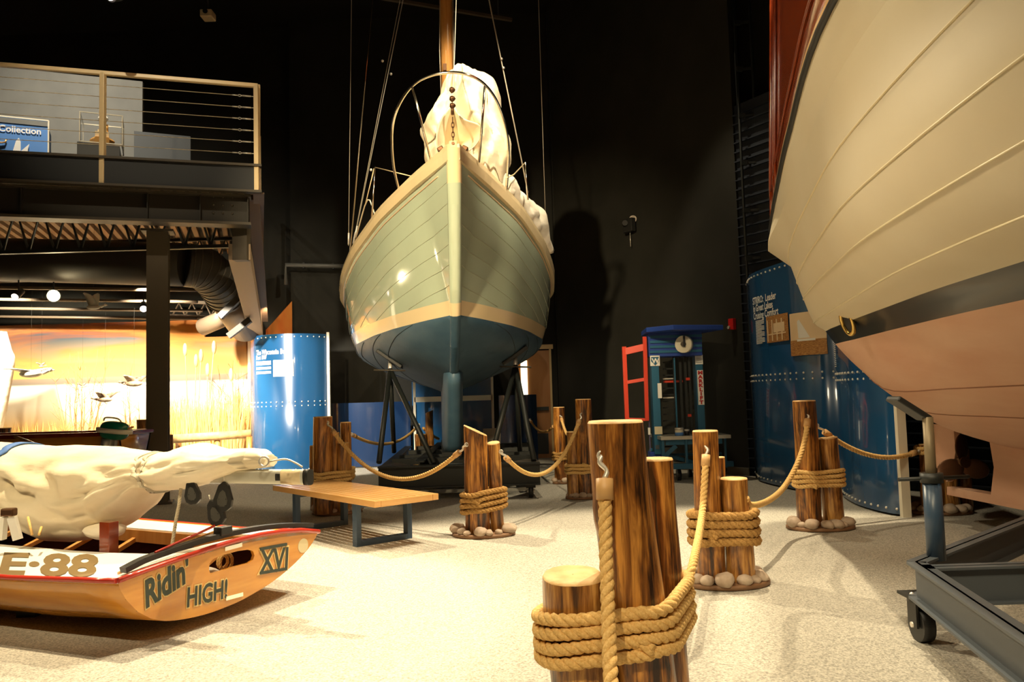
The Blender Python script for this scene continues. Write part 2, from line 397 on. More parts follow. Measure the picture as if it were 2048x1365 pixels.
# navy clapboard partition towards the camera on the right
P2 = V((6.2, 7.6, 0)); P1 = PILLAR + V((.02, .02, 0))
dd = (P2-P1).normalized(); nn_ = V((dd.y, -dd.x, 0)); nn_ = -nn_ if nn_.dot(P1) > 0 else nn_
mb = MB(); topz = at(1500, 212, P1.y).z
mb.bar(P1+V((0, 0, topz/2))-nn_*.06, P2+V((0, 0, topz/2))-nn_*.06, .1, topz)
zz_ = .12
while zz_ < topz-.05:
    for a_, b_ in ((P1, P2),):
        mb.bar(a_+nn_*.012+V((0, 0, zz_)), b_+nn_*.012+V((0, 0, zz_)), .05, .018)
    zz_ += .145
struct(mb.build('wall_clapboard_partition', navy_wall))
quad('wall_right_upper', ((PILLAR.x+.3, PILLAR.y+.6), (9.5, 9.5), 0, 9.5), black_wall)

# lattice column in front of the corner
t = thing('lattice_column', 'black steel ladder-like lattice column in the corner beside the blue riveted panel', 'column', (PILLAR.x, PILLAR.y-.25, 0))
c0 = V((PILLAR.x+.03, PILLAR.y-.25, 0)); s1 = c0; s2 = c0+V((.22, -.05, 0))
for q in (s1, s2):
    mb = MB(); mb.cyl(q, q+V((0, 0, 9.45)), .022, n=8); mb.build('upright', darksteel, t)
for i in range(13):
    z = .35+i*.72; mb = MB(); mb.bar(s1+V((0, 0, z)), s2+V((0, 0, z)), .03, .035); mb.box(s1+V((.03, -.02, z)), (.09, .05, .07)); mb.build('rung', darksteel, t)

# ------------------------------------------------------------------ wall fittings
p = at(1468, 649, PILLAR.y+.45)
t = thing('fire_alarm', 'red fire alarm strobe mounted on the dark wall above the scissor lift', 'fire alarm', p)
d = (PILLAR-CORNER).normalized(); Rw = Matrix((d, V((-d.y, d.x, 0)), V((0, 0, 1)))).transposed()
wn = -Rw.col[1] if Rw.col[1].dot(p) > 0 else Rw.col[1]
def on_right_wall(px, py):
    return hit(px, py, CORNER, V((wn.x, wn.y, 0)))
p = on_right_wall(1468, 649); t.location = p; ORG[t.name] = p.copy()
MB().box(p+wn*.04, (.10, .07, .17), Rw).build('alarm_body', alarm_red, t, .008)
MB().ball(p+wn*.09+V((-.02, 0, -.05)), .03).build('strobe', chrome, t)
p = on_right_wall(1264, 452)
t = thing('emergency_light', 'black emergency light with round lamp high on the dark wall', 'emergency light', p)
MB().box(p+wn*.07, (.26, .1, .24), Rw).build('battery_box', black_m, t, .01)
q = at(1266, 438, p.y-.12); MB().cyl(q, q+V((0, .07, 0)), .065, n=20).build('lamp_head', M('lens_grey', (.55, .50, .42), .2, .3), t)
q2 = at(1250, 446, p.y-.1); MB().cyl(q2, q2+V((0, .06, 0)), .05, n=16).build('lamp_head', black_m, t)
MB().cyl(p+wn*.05-V((0, 0, .12)), p+wn*.05-V((0, 0, .38)), .006, n=6).build('pull_cord', steel, t)
# ceiling speaker and small fittings
p = at(416, 31, 14.5); t = thing('projector', 'small cream projector box hanging high in front of the dark back wall', 'projector', p)
MB().box(p, (.22, .25, .14)).build('housing', railpaint, t, .02)
MB().cyl(p+V((0, -.13, .02)), p+V((0, -.15, .02)), .045, n=16).build('lens', black_m, t)
MB().cyl(p+V((0, 0, .07)), p+V((0, 0, 9.5-p.z)), .012, n=8).build('drop_pole', darksteel, t)
p = at(222, -6, 9.0); t = thing('ceiling_spotlight', 'bright ceiling spotlight cut by the top edge of the picture', 'spotlight', p)
MB().cyl(p, p+V((0, .2, .12)), .06, n=16).build('can', black_m, t)
MB().cyl(p-V((0, .012, 0)), p-V((0, .002, 0)), .045, n=16).build('lamp_lens', lamp_soft, t)
MB().cyl(p+V((0, .1, .06)), V((p.x, p.y+.1, 9.5)), .012, n=8).build('drop_pole', darksteel, t)
# lighting track high above the sloop
t = thing('lighting_track', 'long brown lighting track slung under the black ceiling above the sloop', 'lighting track', at(900, 20, 13.5))
a_, b_ = at(740, -8, 13.2), at(1024, 40, 13.8)
MB().bar(a_, b_, .06, .05).build('rail', brownsteel, t)
for k in (.1, .9):
    q = a_.lerp(b_, k); MB().cyl(q, V((q.x, q.y, 9.5)), .01, n=6).build('hanger', darksteel, t)

# door in the right-hand corner of the back wall
DY = 16.6
def dbox(x0, y0, x1, y1, Y, th=.04):
    p, q = at(x0, y0, Y), at(x1, y1, Y)
    return ((p+q)/2+V((0, th/2, 0)), (abs(q.x-p.x), th, abs(q.z-p.z)))
door = MB().box((at(1070, 800, DY).x, DY+.02, 1.11), (at(1102, 800, DY).x-at(1035, 800, DY).x, .045, 2.22)).build('door_1', doorwood); struct(door)
mb = MB(); c, s_ = dbox(1098, 700, 1109, 918, DY-.04, .09); c.z = 1.16; s_ = (s_[0], .09, 2.32); mb.box(c, s_)
xl = at(1034, 800, DY).x; xr_ = at(1109, 800, DY).x; mb.box(((xl+xr_)/2, DY, 2.29), (xr_-xl, .09, .09)); mb.box((xl, DY, 1.16), (.09, .09, 2.32))
fr = mb.build('door_frame', doorframe); struct(fr)
c, s_ = dbox(1041, 722, 1056, 790, DY-.03, .02); o = MB().box(c, s_).build('vision_panel', litglass, door)
c, s_ = dbox(1060, 868, 1098, 908, DY-.02, .02); MB().box(c, s_).build('kick_plate', darksteel, door)
c, s_ = dbox(1060, 815, 1098, 821, DY-.06, .05); MB().box(c, s_).build('push_bar', darksteel, door)
# pipe on the back wall
p0, p1 = at(572, 530, 16.5), at(690, 533, 16.5)
t = thing('wall_pipe', 'thin dark grey pipe run across the back wall behind the sloop', 'pipe', p0)
MB().tube([at(572, 570, 16.5), p0, p1], .045, 10).build('pipe_run', M('grey_pipe', (.09, .09, .085), .5), t)
for k in (.3, .8):
    q = p0.lerp(p1, k); MB().box(q+V((0, .03, 0)), (.04, .08, .12)).build('bracket', darksteel, t)

# ------------------------------------------------------------------ balcony
FR = at(517, 333, 10.5); ZB = FR.z
FL = gnd(0, 305, ZB); FD = (FL-FR).normalized(); FE = FR + FD*7.5       # front edge runs off to the left
SD = V((-.30, .954, 0)); BR = FR + SD*6.1; BE = FE + SD*6.0
bal = thing('balcony', 'dark steel balcony deck with deep fascia across the upper left', 'balcony', (FR+FE)/2)
mb = MB(); mb._add([FR, FE, BE, BR]+[q-V((0, 0, .06)) for q in (FR, FE, BE, BR)], [(0,1,2,3),(7,6,5,4),(0,4,5,1),(1,5,6,2),(2,6,7,3),(3,7,4,0)], 0, False)
mb.build('floor_deck', darksteel, bal)
fas = M('navy_grey_fascia', (.012, .015, .020), .6)
mb = MB(); zt, zb = ZB-.002, at(520, 385, 10.5).z
mb.bar(FR+V((0, 0, (zt+zb)/2-ZB)), FE+V((0, 0, (zt+zb)/2-ZB)), .05, zt-zb)
f1 = mb.build('fascia', fas, bal)
mb = MB(); mb.bar(FR+V((.04, 0, 0)), FE, .11, .03); mb.bar(FR+V((.04, 0, zb-ZB)), FE+V((0, 0, zb-ZB)), .13, .03)
mb.build('fascia_flange', brownsteel, bal)
mb = MB(); mb.bar(FR+V((0, 0, (zt+zb)/2-ZB)), BR+V((0, 0, (zt+zb)/2-ZB)), .05, zt-zb); mb.bar(FR+V((0, 0, zb-ZB-.01)), BR+V((0, 0, zb-ZB-.01)), .14, .02)
mb.build('side_fascia', beamsteel, bal)
rear = M('tan_decking_underside', (.26, .15, .08), .6)
mb = MB(); z = ZB-.12
for i in range(46):                                   # ribs of the corrugated underside
    a_ = FR.lerp(FE, (i+.5)/46); mb.bar(V((a_.x, a_.y, z))+SD*.2, V((a_.x, a_.y, z))+SD*5.8, .08, .09)
mb.build('corrugated_underside', decking, bal)
# deep girder under the front, set back a little
GB = at(505, 455, 10.72); gz0 = at(400, 455, 10.7).z
def along(p, k, z): q = p + FD*k; return V((q.x, q.y, z))
GS = FR + SD*.22 + FD*.12
gir = thing('steel_girder', 'deep brown steel girder carrying the balcony front on the steel column', 'girder', along(GS, 3, gz0))
gm = M('brown_girder_paint', (.018, .014, .008), .6)
mb = MB(); mb.bar(along(GS, 0, (gz0+zb)/2), along(GS, 7.4, (gz0+zb)/2), .03, zb-gz0-.01); mb.build('web', gm, gir)
mb = MB(); mb.bar(along(GS, -.02, gz0), along(GS, 7.4, gz0), .26, .035); mb.build('bottom_flange', brownsteel, gir)
mb = MB(); mb.bar(along(GS, -.02, zb-.02), along(GS, 7.4, zb-.02), .22, .03); mb.build('top_flange', brownsteel, gir)
for k in (.02, .62, 1.26, 2.7):
    mb = MB(); q = along(GS, k, (gz0+zb)/2); mb.bar(q, q+V((-SD.x, -SD.y, 0))*.09, .012, zb-gz0-.04); mb.build('stiffener', gm, gir)
for i in range(3):
    for j in range(4):
        q = along(GS, .22+.12*i, gz0+.15+.11*j)-SD*.02; MB().ball(q, .016, 6, 4).build('bolt', brownsteel, gir)
# column
cb = gnd(316, 1008); cb = V((cb.x, cb.y, 0)); cz = gz0-.02
col = thing('steel_column', 'tall dark brown steel H column standing under the balcony girder', 'column', cb)
fd = V((FD.x, FD.y, 0)); R_ = Matrix((fd, SD, V((0, 0, 1)))).transposed()
cwid = (at(336, 700, cb.y).x-at(296, 700, cb.y).x)
colm = M('brown_column_paint', (.085, .066, .040), .6)
mb = MB(); cq = cb+V((0, 0, cz/2)); mb.box(cq-SD*.11, (cwid, .014, cz), R_); mb.box(cq+SD*.11, (cwid, .014, cz), R_); mb.box(cq, (.012, .21, cz), R_); mb.build('shaft', colm, col)
MB().box(cb+V((0, 0, cz-.015)), (cwid*1.5, .32, .03), R_).build('cap_plate', brownsteel, col)
MB().box(cb+V((0, 0, .015)), (cwid*1.4, .34, .03), R_).build('base_plate', brownsteel, col)
# railing
rail = thing('cable_railing', 'cream balcony railing with six steel cables and turnbuckles', 'railing', (FR+FE)/2)
RH = at(515, 172, 10.5).z - ZB
def rp(k, z): q = FR+FD*k; return V((q.x, q.y, ZB+z))
P205 = (gnd(205, 316, ZB)-FR).dot(FD)
MB().bar(rp(0, RH), rp(7.5, RH), .06, .055).build('top_rail', railpaint, rail, .01)
MB().bar(rp(0, RH), rp(0, RH)+SD*5.9, .06, .055).build('top_rail', railpaint, rail, .01)
for k in (.02, P205, P205*2, P205*3):
    if k < 7.4: MB().bar(rp(k, -.35), rp(k, RH), .06, .075).build('post', railpaint, rail, .006)
for k in (2.1, 4.2, 5.85):
    q = rp(0, 0)+SD*k; MB().bar(q+V((0, 0, -.35)), q+V((0, 0, RH)), .06, .06).build('post', railpaint, rail, .006)
for i in range(6):
    z = RH*(1-(i+1)/7.05)+.005
    MB().tube([rp(.30, z), rp(7.5, z)], .0045, 6).build('cable', wire_m, rail)
    MB().tube([rp(0, z)+SD*.05, rp(0, z)+SD*5.9], .0045, 6).build('cable', wire_m, rail)
    mb = MB(); mb.tube([rp(.03, z), rp(.09, z)], .006, 6); mb.cyl(rp(.09, z), rp(.20, z), .011, n=8)
    mb.tube([rp(.20, z), rp(.235, z+.014), rp(.27, z)], .005, 6); mb.tube([rp(.20, z), rp(.235, z-.014), rp(.27, z)], .005, 6); mb.cyl(rp(.27, z), rp(.33, z), .009, n=8)
    mb.build('turnbuckle', steel, rail)
# upstairs exhibit wall, case and model
def vpanel(px0, px1, pyt, Y, dY=0, th=.08, z0=None):
    """upright slab whose top edge is seen at pyt; rests on the deck"""
    a_, b_ = at(px0, pyt[0], Y), at(px1, pyt[1], Y+dY); z0 = ZB if z0 is None else z0
    d_ = V((b_.x-a_.x, b_.y-a_.y, 0)); n_ = V((-d_.y, d_.x, 0)).normalized()*th
    vs = [V((a_.x, a_.y, z0)), V((b_.x, b_.y, z0)), b_, a_]; vs += [q+n_ for q in vs]
    return MB()._add(vs, [(0,1,2,3),(7,6,5,4),(0,4,5,1),(1,5,6,2),(2,6,7,3),(3,7,4,0)], 0, False)
struct(vpanel(-150, 285, (118, 163), 13.2, .6).build('wall_gallery_partition', grey_wall))
struct(vpanel(268, 381, (262, 273), 12.9, .3).build('wall_gallery_low', M('slate_wall_paint', (.10, .11, .12), .7)))
cs = thing('display_case', 'blue display case lettered Collection behind the balcony railing', 'display case', V((at(40, 300, 11.6).x, 11.6, ZB)))
def sbox(x0, y0, x1, y1, Y, th): 
    p_, q_ = at(x0, y0, Y), at(x1, y1, Y); return ((p_+q_)/2+V((0, th/2, 0)), (abs(q_.x-p_.x), th, abs(q_.z-p_.z)))
a_, b_ = at(-90, 224, 11.6), at(90, 235, 11.6)
cw = b_.x-a_.x; ctop = b_.z
MB().box(((a_.x+b_.x)/2, 11.85, (ZB+ctop-.08)/2), (cw-.03, .45, ctop-ZB-.08)).build('blue_board', casehue, cs)
mb = MB()
for (x_, z_, sx_, sz_) in (((a_.x+b_.x)/2, ctop, cw, .02), (a_.x, (ZB+ctop)/2, .02, ctop-ZB), (b_.x, (ZB+ctop)/2, .02, ctop-ZB)):
    mb.box((x_, 11.6, z_), (sx_, .03, sz_))
mb.build('case_frame', edge_white, cs)
tp = at(0, 262, 11.6)
text_mesh('title_lettering', 'g Collection', .13, lambda x, y, z: V((tp.x-.07+x, 11.62-z, tp.z+y-.03)), sign_white, cs, bold=.003, depth=.006)
mb = MB()
for pts in ([(27, 306), (33, 283), (38, 276), (41, 283), (41, 306)], [(38, 306), (56, 286), (52, 307)]):
    q = [at(x, y, 11.60) for x, y in pts]; n_ = len(q)
    mb._add(q+[u_+V((0, .01, 0)) for u_ in q], [tuple(range(n_)), tuple(range(2*n_-1, n_-1, -1))], 0, False)
mb.build('painted_sails', sign_white, cs)
mb = MB(); mb.tube([at(-6, 288, 11.6), at(8, 290, 11.6), at(15, 288, 11.6), at(17, 282, 11.6)], .012, 6); mb.build('painted_canoe', gold, cs)
pd = thing('display_pedestal', 'black pedestal behind the balcony railing under a clear case', 'pedestal', V((at(186, 300, 11.5).x, 11.7, ZB)))
pa, pb = at(147, 286, 11.5), at(223, 290, 11.5); pz = at(186, 287, 11.5).z; pw = pb.x-pa.x; pc = V(((pa.x+pb.x)/2, 11.5+pw/2, 0))
MB().box((pc.x, pc.y, (ZB+pz)/2), (pw, pw, pz-ZB)).build('plinth', black_m, pd)
mod = thing('ship_model', 'gilded ship model glowing in the clear case on the black pedestal', 'ship model', V((pc.x, pc.y, pz)))
ctp = at(186, 227, 11.5).z
mb = MB(); h = ctp-pz
mb.loft([[V((pc.x+x*s_, pc.y+y*.10, pz+z_)) for x, y in ((-1, 0), (-.6, -1), (.6, -1), (1, 0), (.6, 1), (-.6, 1))] for z_, s_ in ((.0, .10), (.05, .16), (.13, .17), (.16, .14))], True, 0, True, sm=False)
mb.build('model_hull', gold, mod)
mb = MB(); mb.box((pc.x, pc.y, pz+.21), (.19, .12, .09)); mb.box((pc.x, pc.y, pz+.27), (.12, .09, .04)); mb.build('model_deckhouse', cream, mod)
mb = MB(); mb.cyl((pc.x, pc.y, pz+.26), (pc.x, pc.y, pz+.42), .05, .035); mb.cyl((pc.x+.06, pc.y, pz+.26), (pc.x+.06, pc.y, pz+.38), .02); mb.build('model_tower', gold, mod)
MB().ball((pc.x+.01, pc.y, pz+.47), (.07, .06, .055)).build('model_lantern', sign_white, mod)
ac = thing('acrylic_case', 'clear acrylic case with bright edges over the gilded ship model', 'display case', V((pc.x, pc.y, pz)))
mb = MB(); hw = pw/2
for sx_ in (-1, 1):
    for sy_ in (-1, 1): mb.bar(V((pc.x+sx_*hw, pc.y+sy_*hw, pz+.01)), V((pc.x+sx_*hw, pc.y+sy_*hw, ctp)), .014, .014)
for z_ in (pz+.012, ctp):
    for sx_ in (-1, 1):
        mb.bar(V((pc.x+sx_*hw, pc.y-hw, z_)), V((pc.x+sx_*hw, pc.y+hw, z_)), .014, .014); mb.bar(V((pc.x-hw, pc.y+sx_*hw, z_)), V((pc.x+hw, pc.y+sx_*hw, z_)), .014, .014)
mb.build('case_edges', edge_white, ac)
mb = MB()
for sx_ in (-1, 1):
    mb.box((pc.x+sx_*(hw-.01), pc.y, (pz+ctp)/2), (.006, pw-.02, h-.03)); mb.box((pc.x, pc.y+sx_*(hw-.01), (pz+ctp)/2), (pw-.02, .006, h-.03))
mb.build('case_panes', glass, ac)
for q_ in (cs, pd, mod, ac): q_.rotation_euler.z = math.radians(24)
l = spot('case_spot_light', (pc.x+.1, pc.y-.1, ctp+1.6), (pc.x, pc.y, pz+.2), 120, 25, (1, .85, .6), .03)
l = spot('case_spot_light', (at(40, 0, 11).x, 10.9, ctp+1.9), (at(30, 0, 11.6).x, 11.7, ZB+.6), 90, 40, (1, .9, .75), .05)

# under the balcony: bar joists, spiral duct, conduits and track lights
for Yj in (11.6, 14.2):
    jx0, jx1 = at(-150, 470, Yj).x, at(500, 480, Yj).x-.2; zt_, zb_ = ZB-.2, at(200, 500, 11.6).z
    j = thing('bar_joist', 'black open web bar joist under the balcony, %s' % ('the nearer one' if Yj < 12 else 'the farther one'), 'joist', (jx0, Yj, zb_))
    mb = MB(); mb.bar((jx0, Yj, zt_), (jx1, Yj, zt_), .08, .05); mb.build('top_chord', darksteel, j)
    mb = MB(); mb.bar((jx0, Yj, zb_), (jx1, Yj, zb_), .08, .05); mb.build('bottom_chord', darksteel, j)
    n_ = 12
    for i in range(n_):
        xa, xb = lerp(jx0, jx1, i/n_), lerp(jx0, jx1, (i+1)/n_); xm = (xa+xb)/2
        mb = MB(); mb.tube([(xa, Yj, zb_), (xm, Yj, zt_), (xb, Yj, zb_)], .022, 6); mb.build('web_bar', darksteel, j)
dt = thing('spiral_duct', 'fat dark round air duct running under the balcony and bending down at its right end', 'duct', at(200, 527, 12.6))
DYY = 12.6; r_ = (at(200, 570, DYY).z-at(200, 484, DYY).z)/-2
main = [at(-200, 516, DYY), at(100, 522, DYY), at(300, 528, DYY), at(372, 530, DYY)]
MB().tube(main, r_, 28).build('duct_run', ductm, dt)
el = smooth_path([at(372, 530, DYY), at(405, 537, 12.75), at(432, 560, 13.1), at(452, 592, 13.7)], 8)
MB().tube(el, lambda t_: r_*(1.02-.05*t_), 28).build('duct_elbow', ductm, dt)
mb = MB()
for i in range(3, len(el)-1, 2):
    t_ = (el[i+1]-el[i-1]).normalized(); mb.cyl(el[i]-t_*.012, el[i]+t_*.012, r_*1.015, n=28)
mb.build('elbow_seams', brownsteel, dt)
dn = [el[-1], at(470, 622, 14.3), at(492, 655, 15.0)]
MB().tube(dn, r_*.86, 24).build('duct_drop', ductlit, dt)
MB().tube([at(405, 655, 15.2), at(440, 640, 15.0), at(452, 625, 14.8)], .16, 16).build('branch_duct', ductlit, dt)
# sloping steel members at the balcony's right corner
t = thing('sloping_stringer', 'tan painted flat steel stringer sloping down under the balcony corner', 'stringer', at(480, 520, 10.9))
q0 = [at(457, 520, 10.9), at(501, 520, 10.9), at(526, 671, 15), at(499, 671, 15)]
mb = MB(); mb._add(q0+[q+V((0, 0, .22)) for q in q0], [(0,1,2,3),(7,6,5,4),(0,4,5,1),(1,5,6,2),(2,6,7,3),(3,7,4,0)], 0, False); mb.build('flange_plate', M('sand_painted_steel', (.30, .21, .13), .55), t)
MB().bar(at(483, 455, 10.9), at(483, 522, 10.9), .2, .16).build('hanger_post', brownsteel, t)
for (xa, ya, xb, yb, Y_) in ((440, 634, 478, 597, 13), (457, 673, 500, 640, 13.8)):
    MB().bar(at(xa, ya, Y_), at(xb, yb, Y_), .09, .1).build('cross_angle', brownsteel, t)
t = thing('hanging_strut', 'long tan steel strut hung beside the balcony corner behind the stringer', 'strut', at(512, 400, 10.9))
MB().bar(at(507, 395, 10.95), at(527, 640, 14.6), .16, .08).build('strut_angle', beamsteel, t)
for i, (ya, Y_) in enumerate(((577, 13.6), (600, 14.2), (618, 14.8), (634, 15.4))):
    t = tag(MB().tube([at(-80, ya-2, Y_), at(405-10*(i % 2), ya+4, Y_+.1)], .028, 8).build('conduit', ductlit), 'thin tan conduit strung under the balcony, %s from the top' % ('first', 'second', 'third', 'fourth')[i], 'conduit', 'conduits under the balcony')
t = thing('open_web_joist', 'pale open web joist showing under the duct right of the column', 'joist', at(380, 610, 15.6))
for (pa_, pb_) in (((338, 603), (440, 607)), ((338, 632), (450, 636))):
    MB().bar(at(*pa_, 15.6), at(*pb_, 15.6), .06, .06).build('chord', ductlit, t)
for i in range(4):
    xa = 345+i*26; MB().tube([at(xa, 632, 15.6), at(xa+13, 606, 15.6), at(xa+26, 633, 15.6)], .02, 6).build('web_bar', ductlit, t)
def track_head(px, py, Y, aim, lens, label, r=.085):
    p = at(px, py, Y); t = thing('track_spotlight', label, 'spotlight', p, 'spotlights under the balcony'); a = (V(aim)-p).normalized()
    MB().cyl(p-a*.2, p, r*.8, r, 18).build('lamp_can', darksteel, t)
    MB().cyl(p+a*.001, p+a*.008, r*.86, n=18).build('lamp_lens', lens, t)
    MB().tube([p-a*.1, p-a*.1+V((0, 0, .22))], .012, 6).build('stem', darksteel, t); return t
track_head(107, 592, 12.4, (0, 0, 1.3), lamp_glow, 'dazzling track spotlight aimed at the viewer under the balcony', .10)
track_head(30, 594, 12.4, (-8, 2, -4), lamp_soft, 'small track spotlight left of the dazzling one', .06)
track_head(287, 618, 12.9, (-1, 2, -4), lamp_soft, 'small track spotlight beside the brown steel column', .06)

# ------------------------------------------------------------------ marsh exhibit: mural, reeds, shrubs, birds
MY = 16.6
mA, mB_ = at(-160, 640, MY), at(409, 640, MY); mC = at(499, 672, MY)
mb = MB(); mz = .0
for (xa, xb, zt_) in ((mA.x, mB_.x, mB_.z), (mB_.x, mC.x, mC.z)):
    mb.box(((xa+xb)/2, MY+.03, zt_/2), (xb-xa, .06, zt_))
mu = mb.build('mural', mural_m); mu_o = ORG[mu.name]
tag(mu, 'large sunset marsh mural glowing on the back wall under the balcony', 'mural')
t = thing('mural_wing', 'orange sloping-topped mural panel above the left blue riveted panel', 'mural', at(560, 668, 17.0)-V((0, 0, .0)))
q = [at(530, 672, 15.6), at(584, 672, 16.45), at(584, 603, 16.45), at(533, 660, 15.6)]
mb = MB(); mb._add([V((q[0].x, q[0].y, 0)), V((q[1].x, q[1].y, 0)), q[2], q[3]]+[V((u.x-.03, u.y+.05, u.z)) for u in (V((q[0].x, q[0].y, 0)), V((q[1].x, q[1].y, 0)), q[2], q[3])], [(0,1,2,3),(7,6,5,4),(0,4,5,1),(1,5,6,2),(2,6,7,3),(3,7,4,0)], 0, False)
mb.build('printed_sky', M('orange_sky_print', (.75, .16, .03), .6, var=((.90, .33, .07), 1.8, (1, 1, .6), .35, .65)), t)
# low rear edge strip of the mural
tag(MB().box((mC.x+.02, MY-.04, mC.z/2), (.06, .1, mC.z)).build('edge_post', edge_white), 'white edge post where the sunset mural meets the blue panel', 'post')
# reeds
def blades(n, x0, x1, y0, y1, h0, h1, mat, name, wd=.010, lean=.12, seed=1):
    rnd = random.Random(seed); mb = MB()
    for i in range(n):
        x, y = rnd.uniform(x0, x1), rnd.uniform(y0, y1); h = rnd.uniform(h0, h1); lx, ly = rnd.uniform(-lean, lean)*h*1.6, rnd.uniform(-lean, lean)*h
        b0 = V((x, y, 0)); mid = V((x+lx*.35, y+ly*.35, h*.55)); tp_ = V((x+lx, y+ly, h)); w_ = V((wd, rnd.uniform(-wd, wd), 0))
        mb._add([b0-w_, b0+w_, mid+w_*.7, mid-w_*.7, tp_], [(0, 1, 2, 3), (3, 2, 4)], 0, False)
    return mb.build(name, mat, fixn=False)
xl_, xm_, xr_2 = at(40, 800, 15.3).x, at(290, 800, 15.3).x, at(492, 800, 15.3).x
tag(blades(1500, xl_-1.5, xm_, 14.7, 16.3, .35, 1.15, straw, 'marsh_grass', seed=3), 'low dry marsh grass in front of the mural left of the column', 'grass', kind='stuff')
tag(blades(1300, xm_+.2, xr_2, 14.8, 16.3, .7, 1.75, straw, 'dry_reeds', .009, .07, seed=5), 'tall dry reeds in front of the mural right of the column', 'reeds', kind='stuff')
tag(blades(500, xl_+1, xr_2, 14.7, 15.8, .3, .9, strawdark, 'dead_marsh_grass', .008, .16, seed=9), 'darker dead stalks mixed into the marsh grass', 'grass', kind='stuff')
for i, (px, py, lean_) in enumerate(((370, 700, .15), (392, 722, -.1), (428, 695, -.35), (415, 740, -.1), (402, 712, -.2), (462, 750, .3))):
    top = at(px, py, 15.2); bx = V((top.x+lean_*.5, 15.25, 0))
    t = thing('plume_reed', 'single tall plumed reed standing before the sunset mural, its head %s' % ('leftmost', 'second from left and low', 'tallest and bent right', 'low beside the bent one', 'in the middle', 'far right among brush')[i], 'reed', bx, 'tall plumed reeds')
    path = smooth_path([bx, V((lerp(bx.x, top.x, .4), 15.22, top.z*.5)), top], 6)
    MB().tube(path, .011, 5).build('stalk', straw, t)
    MB().ball(top, (.045, .035, .13), 8, 6).build('plume', straw, t)
def shrub(px0, px1, py_top, Y, n, label, seed, mat=strawdark, name='bare_shrub'):
    rnd = random.Random(seed); xm = at((px0+px1)/2, 800, Y).x; t = MB(); hw_ = (at(px1, 800, Y).x-at(px0, 800, Y).x)/2; zt_ = at((px0+px1)/2, py_top, Y).z
    for i in range(n):
        tx = xm+rnd.uniform(-hw_, hw_); tz = zt_*rnd.uniform(.6, 1); b_ = V((xm+rnd.uniform(-.15, .15)+(tx-xm)*.25, Y+rnd.uniform(-.2, .2), 0)); tp_ = V((tx, Y+rnd.uniform(-.3, .3), tz))
        mid = b_.lerp(tp_, .5)+V((rnd.uniform(-.12, .12), 0, .1)); pth = smooth_path([b_, mid, tp_], 3); t.tube(pth, lambda u: .009*(1-.7*u), 4)
        for k in range(3):
            s_ = pth[rnd.randint(2, 5)]; t.tube([s_, s_+V((rnd.uniform(-.3, .3), rnd.uniform(-.2, .2), rnd.uniform(.1, .35)))], .004, 3)
    return tag(t.build(name, mat), label, 'shrub')
shrub(100, 215, 695, 15.0, 26, 'thin leafless shrub with spreading twigs before the mural, above the green motor', 2)
shrub(255, 292, 700, 15.4, 9, 'small bare twiggy bush beside the brown column', 4)
shrub(430, 495, 715, 15.8, 22, 'dark tangled brush at the right end of the marsh exhibit', 6)
# driftwood rail
t = thing('timber_fence', 'pale log rail fence edging the marsh exhibit right of the column', 'fence', V((at(420, 900, 13.6).x, 13.6, 0)))
a_, b_ = at(342, 879, 13.6), at(503, 868, 13.9)
MB().tube([a_, b_], .075, 10).build('rail', log_end, t)
for px in (352, 430, 495): q = at(px, 872, 13.7); MB().cyl((q.x, q.y+.1, 0), (q.x, q.y+.1, q.z-.02), .05).build('post', log_pale, t)
# birds
def bird(name, px, py, Y, span, label, heading=1, mat=feather, body=1.0, dih=.35):
    p = at(px, py, Y); t = thing(name, label, 'bird', p, 'birds hung in the marsh exhibit'); L = span*.42*body
    MB().ball(p, (L*.5, L*.17, L*.17), 14, 8).build('body', mat, t)
    mb = MB(); h = p+V((heading*L*.5, 0, L*.02)); mb.tube([h, h+V((heading*L*.28, 0, L*.1))], lambda u: L*.09*(1-.3*u), 8); mb.ball(h+V((heading*L*.32, 0, L*.12)), L*.09, 8, 6)
    mb.cyl(h+V((heading*L*.36, 0, L*.12)), h+V((heading*L*.52, 0, L*.09)), L*.05, .002, 6); mb.build('head', mat, t)
    for s_ in (-1, 1):
        pts = []; rings = []
        for i in range(7):
            u = i/6; c_ = p+V((-heading*L*.18*u, s_*span*.16*u, span*.5*u*dih*(2-u)+.02)) + V((s_*span*.40*u*.6, 0, 0)); ch = L*.34*(1-u**2*.75)
            rings.append([c_+V((ch, 0, .0)), c_+V((0, 0, .012)), c_+V((-ch, 0, 0)), c_+V((0, 0, -.012))])
        MB().loft(rings, True, 0, True).build('wing', mat, t)
    MB().tube([p+V((0, 0, .1*L)), V((p.x, p.y, ZB-.05))], .0012, 4).build('hanging_wire', black_m, t)
bird('mounted_duck', 268, 768, 14.6, .75, 'large brown duck with raised wings hung beside the brown column', -1)
bird('mounted_duck', 210, 800, 14.2, .65, 'dark brown duck landing just above the green outboard motor', -1)
bird('mounted_duck', 165, 774, 14.9, .25, 'tiny dark bird low over the mural water, left of the landing duck', 1)
bird('mounted_duck', 83, 733, 14.9, .25, 'tiny dark bird highest over the mural horizon', 1)
bird('mounted_duck', 187, 615, 13.0, .35, 'pale feathered bird hung below the balcony right of the dazzling spotlight', 1, featherw, 1.6, 1.2)
bird('mounted_gull', 62, 748, 14.0, 1.25, 'large white gull gliding at the left of the mural', 1, featherw, .8, .12)
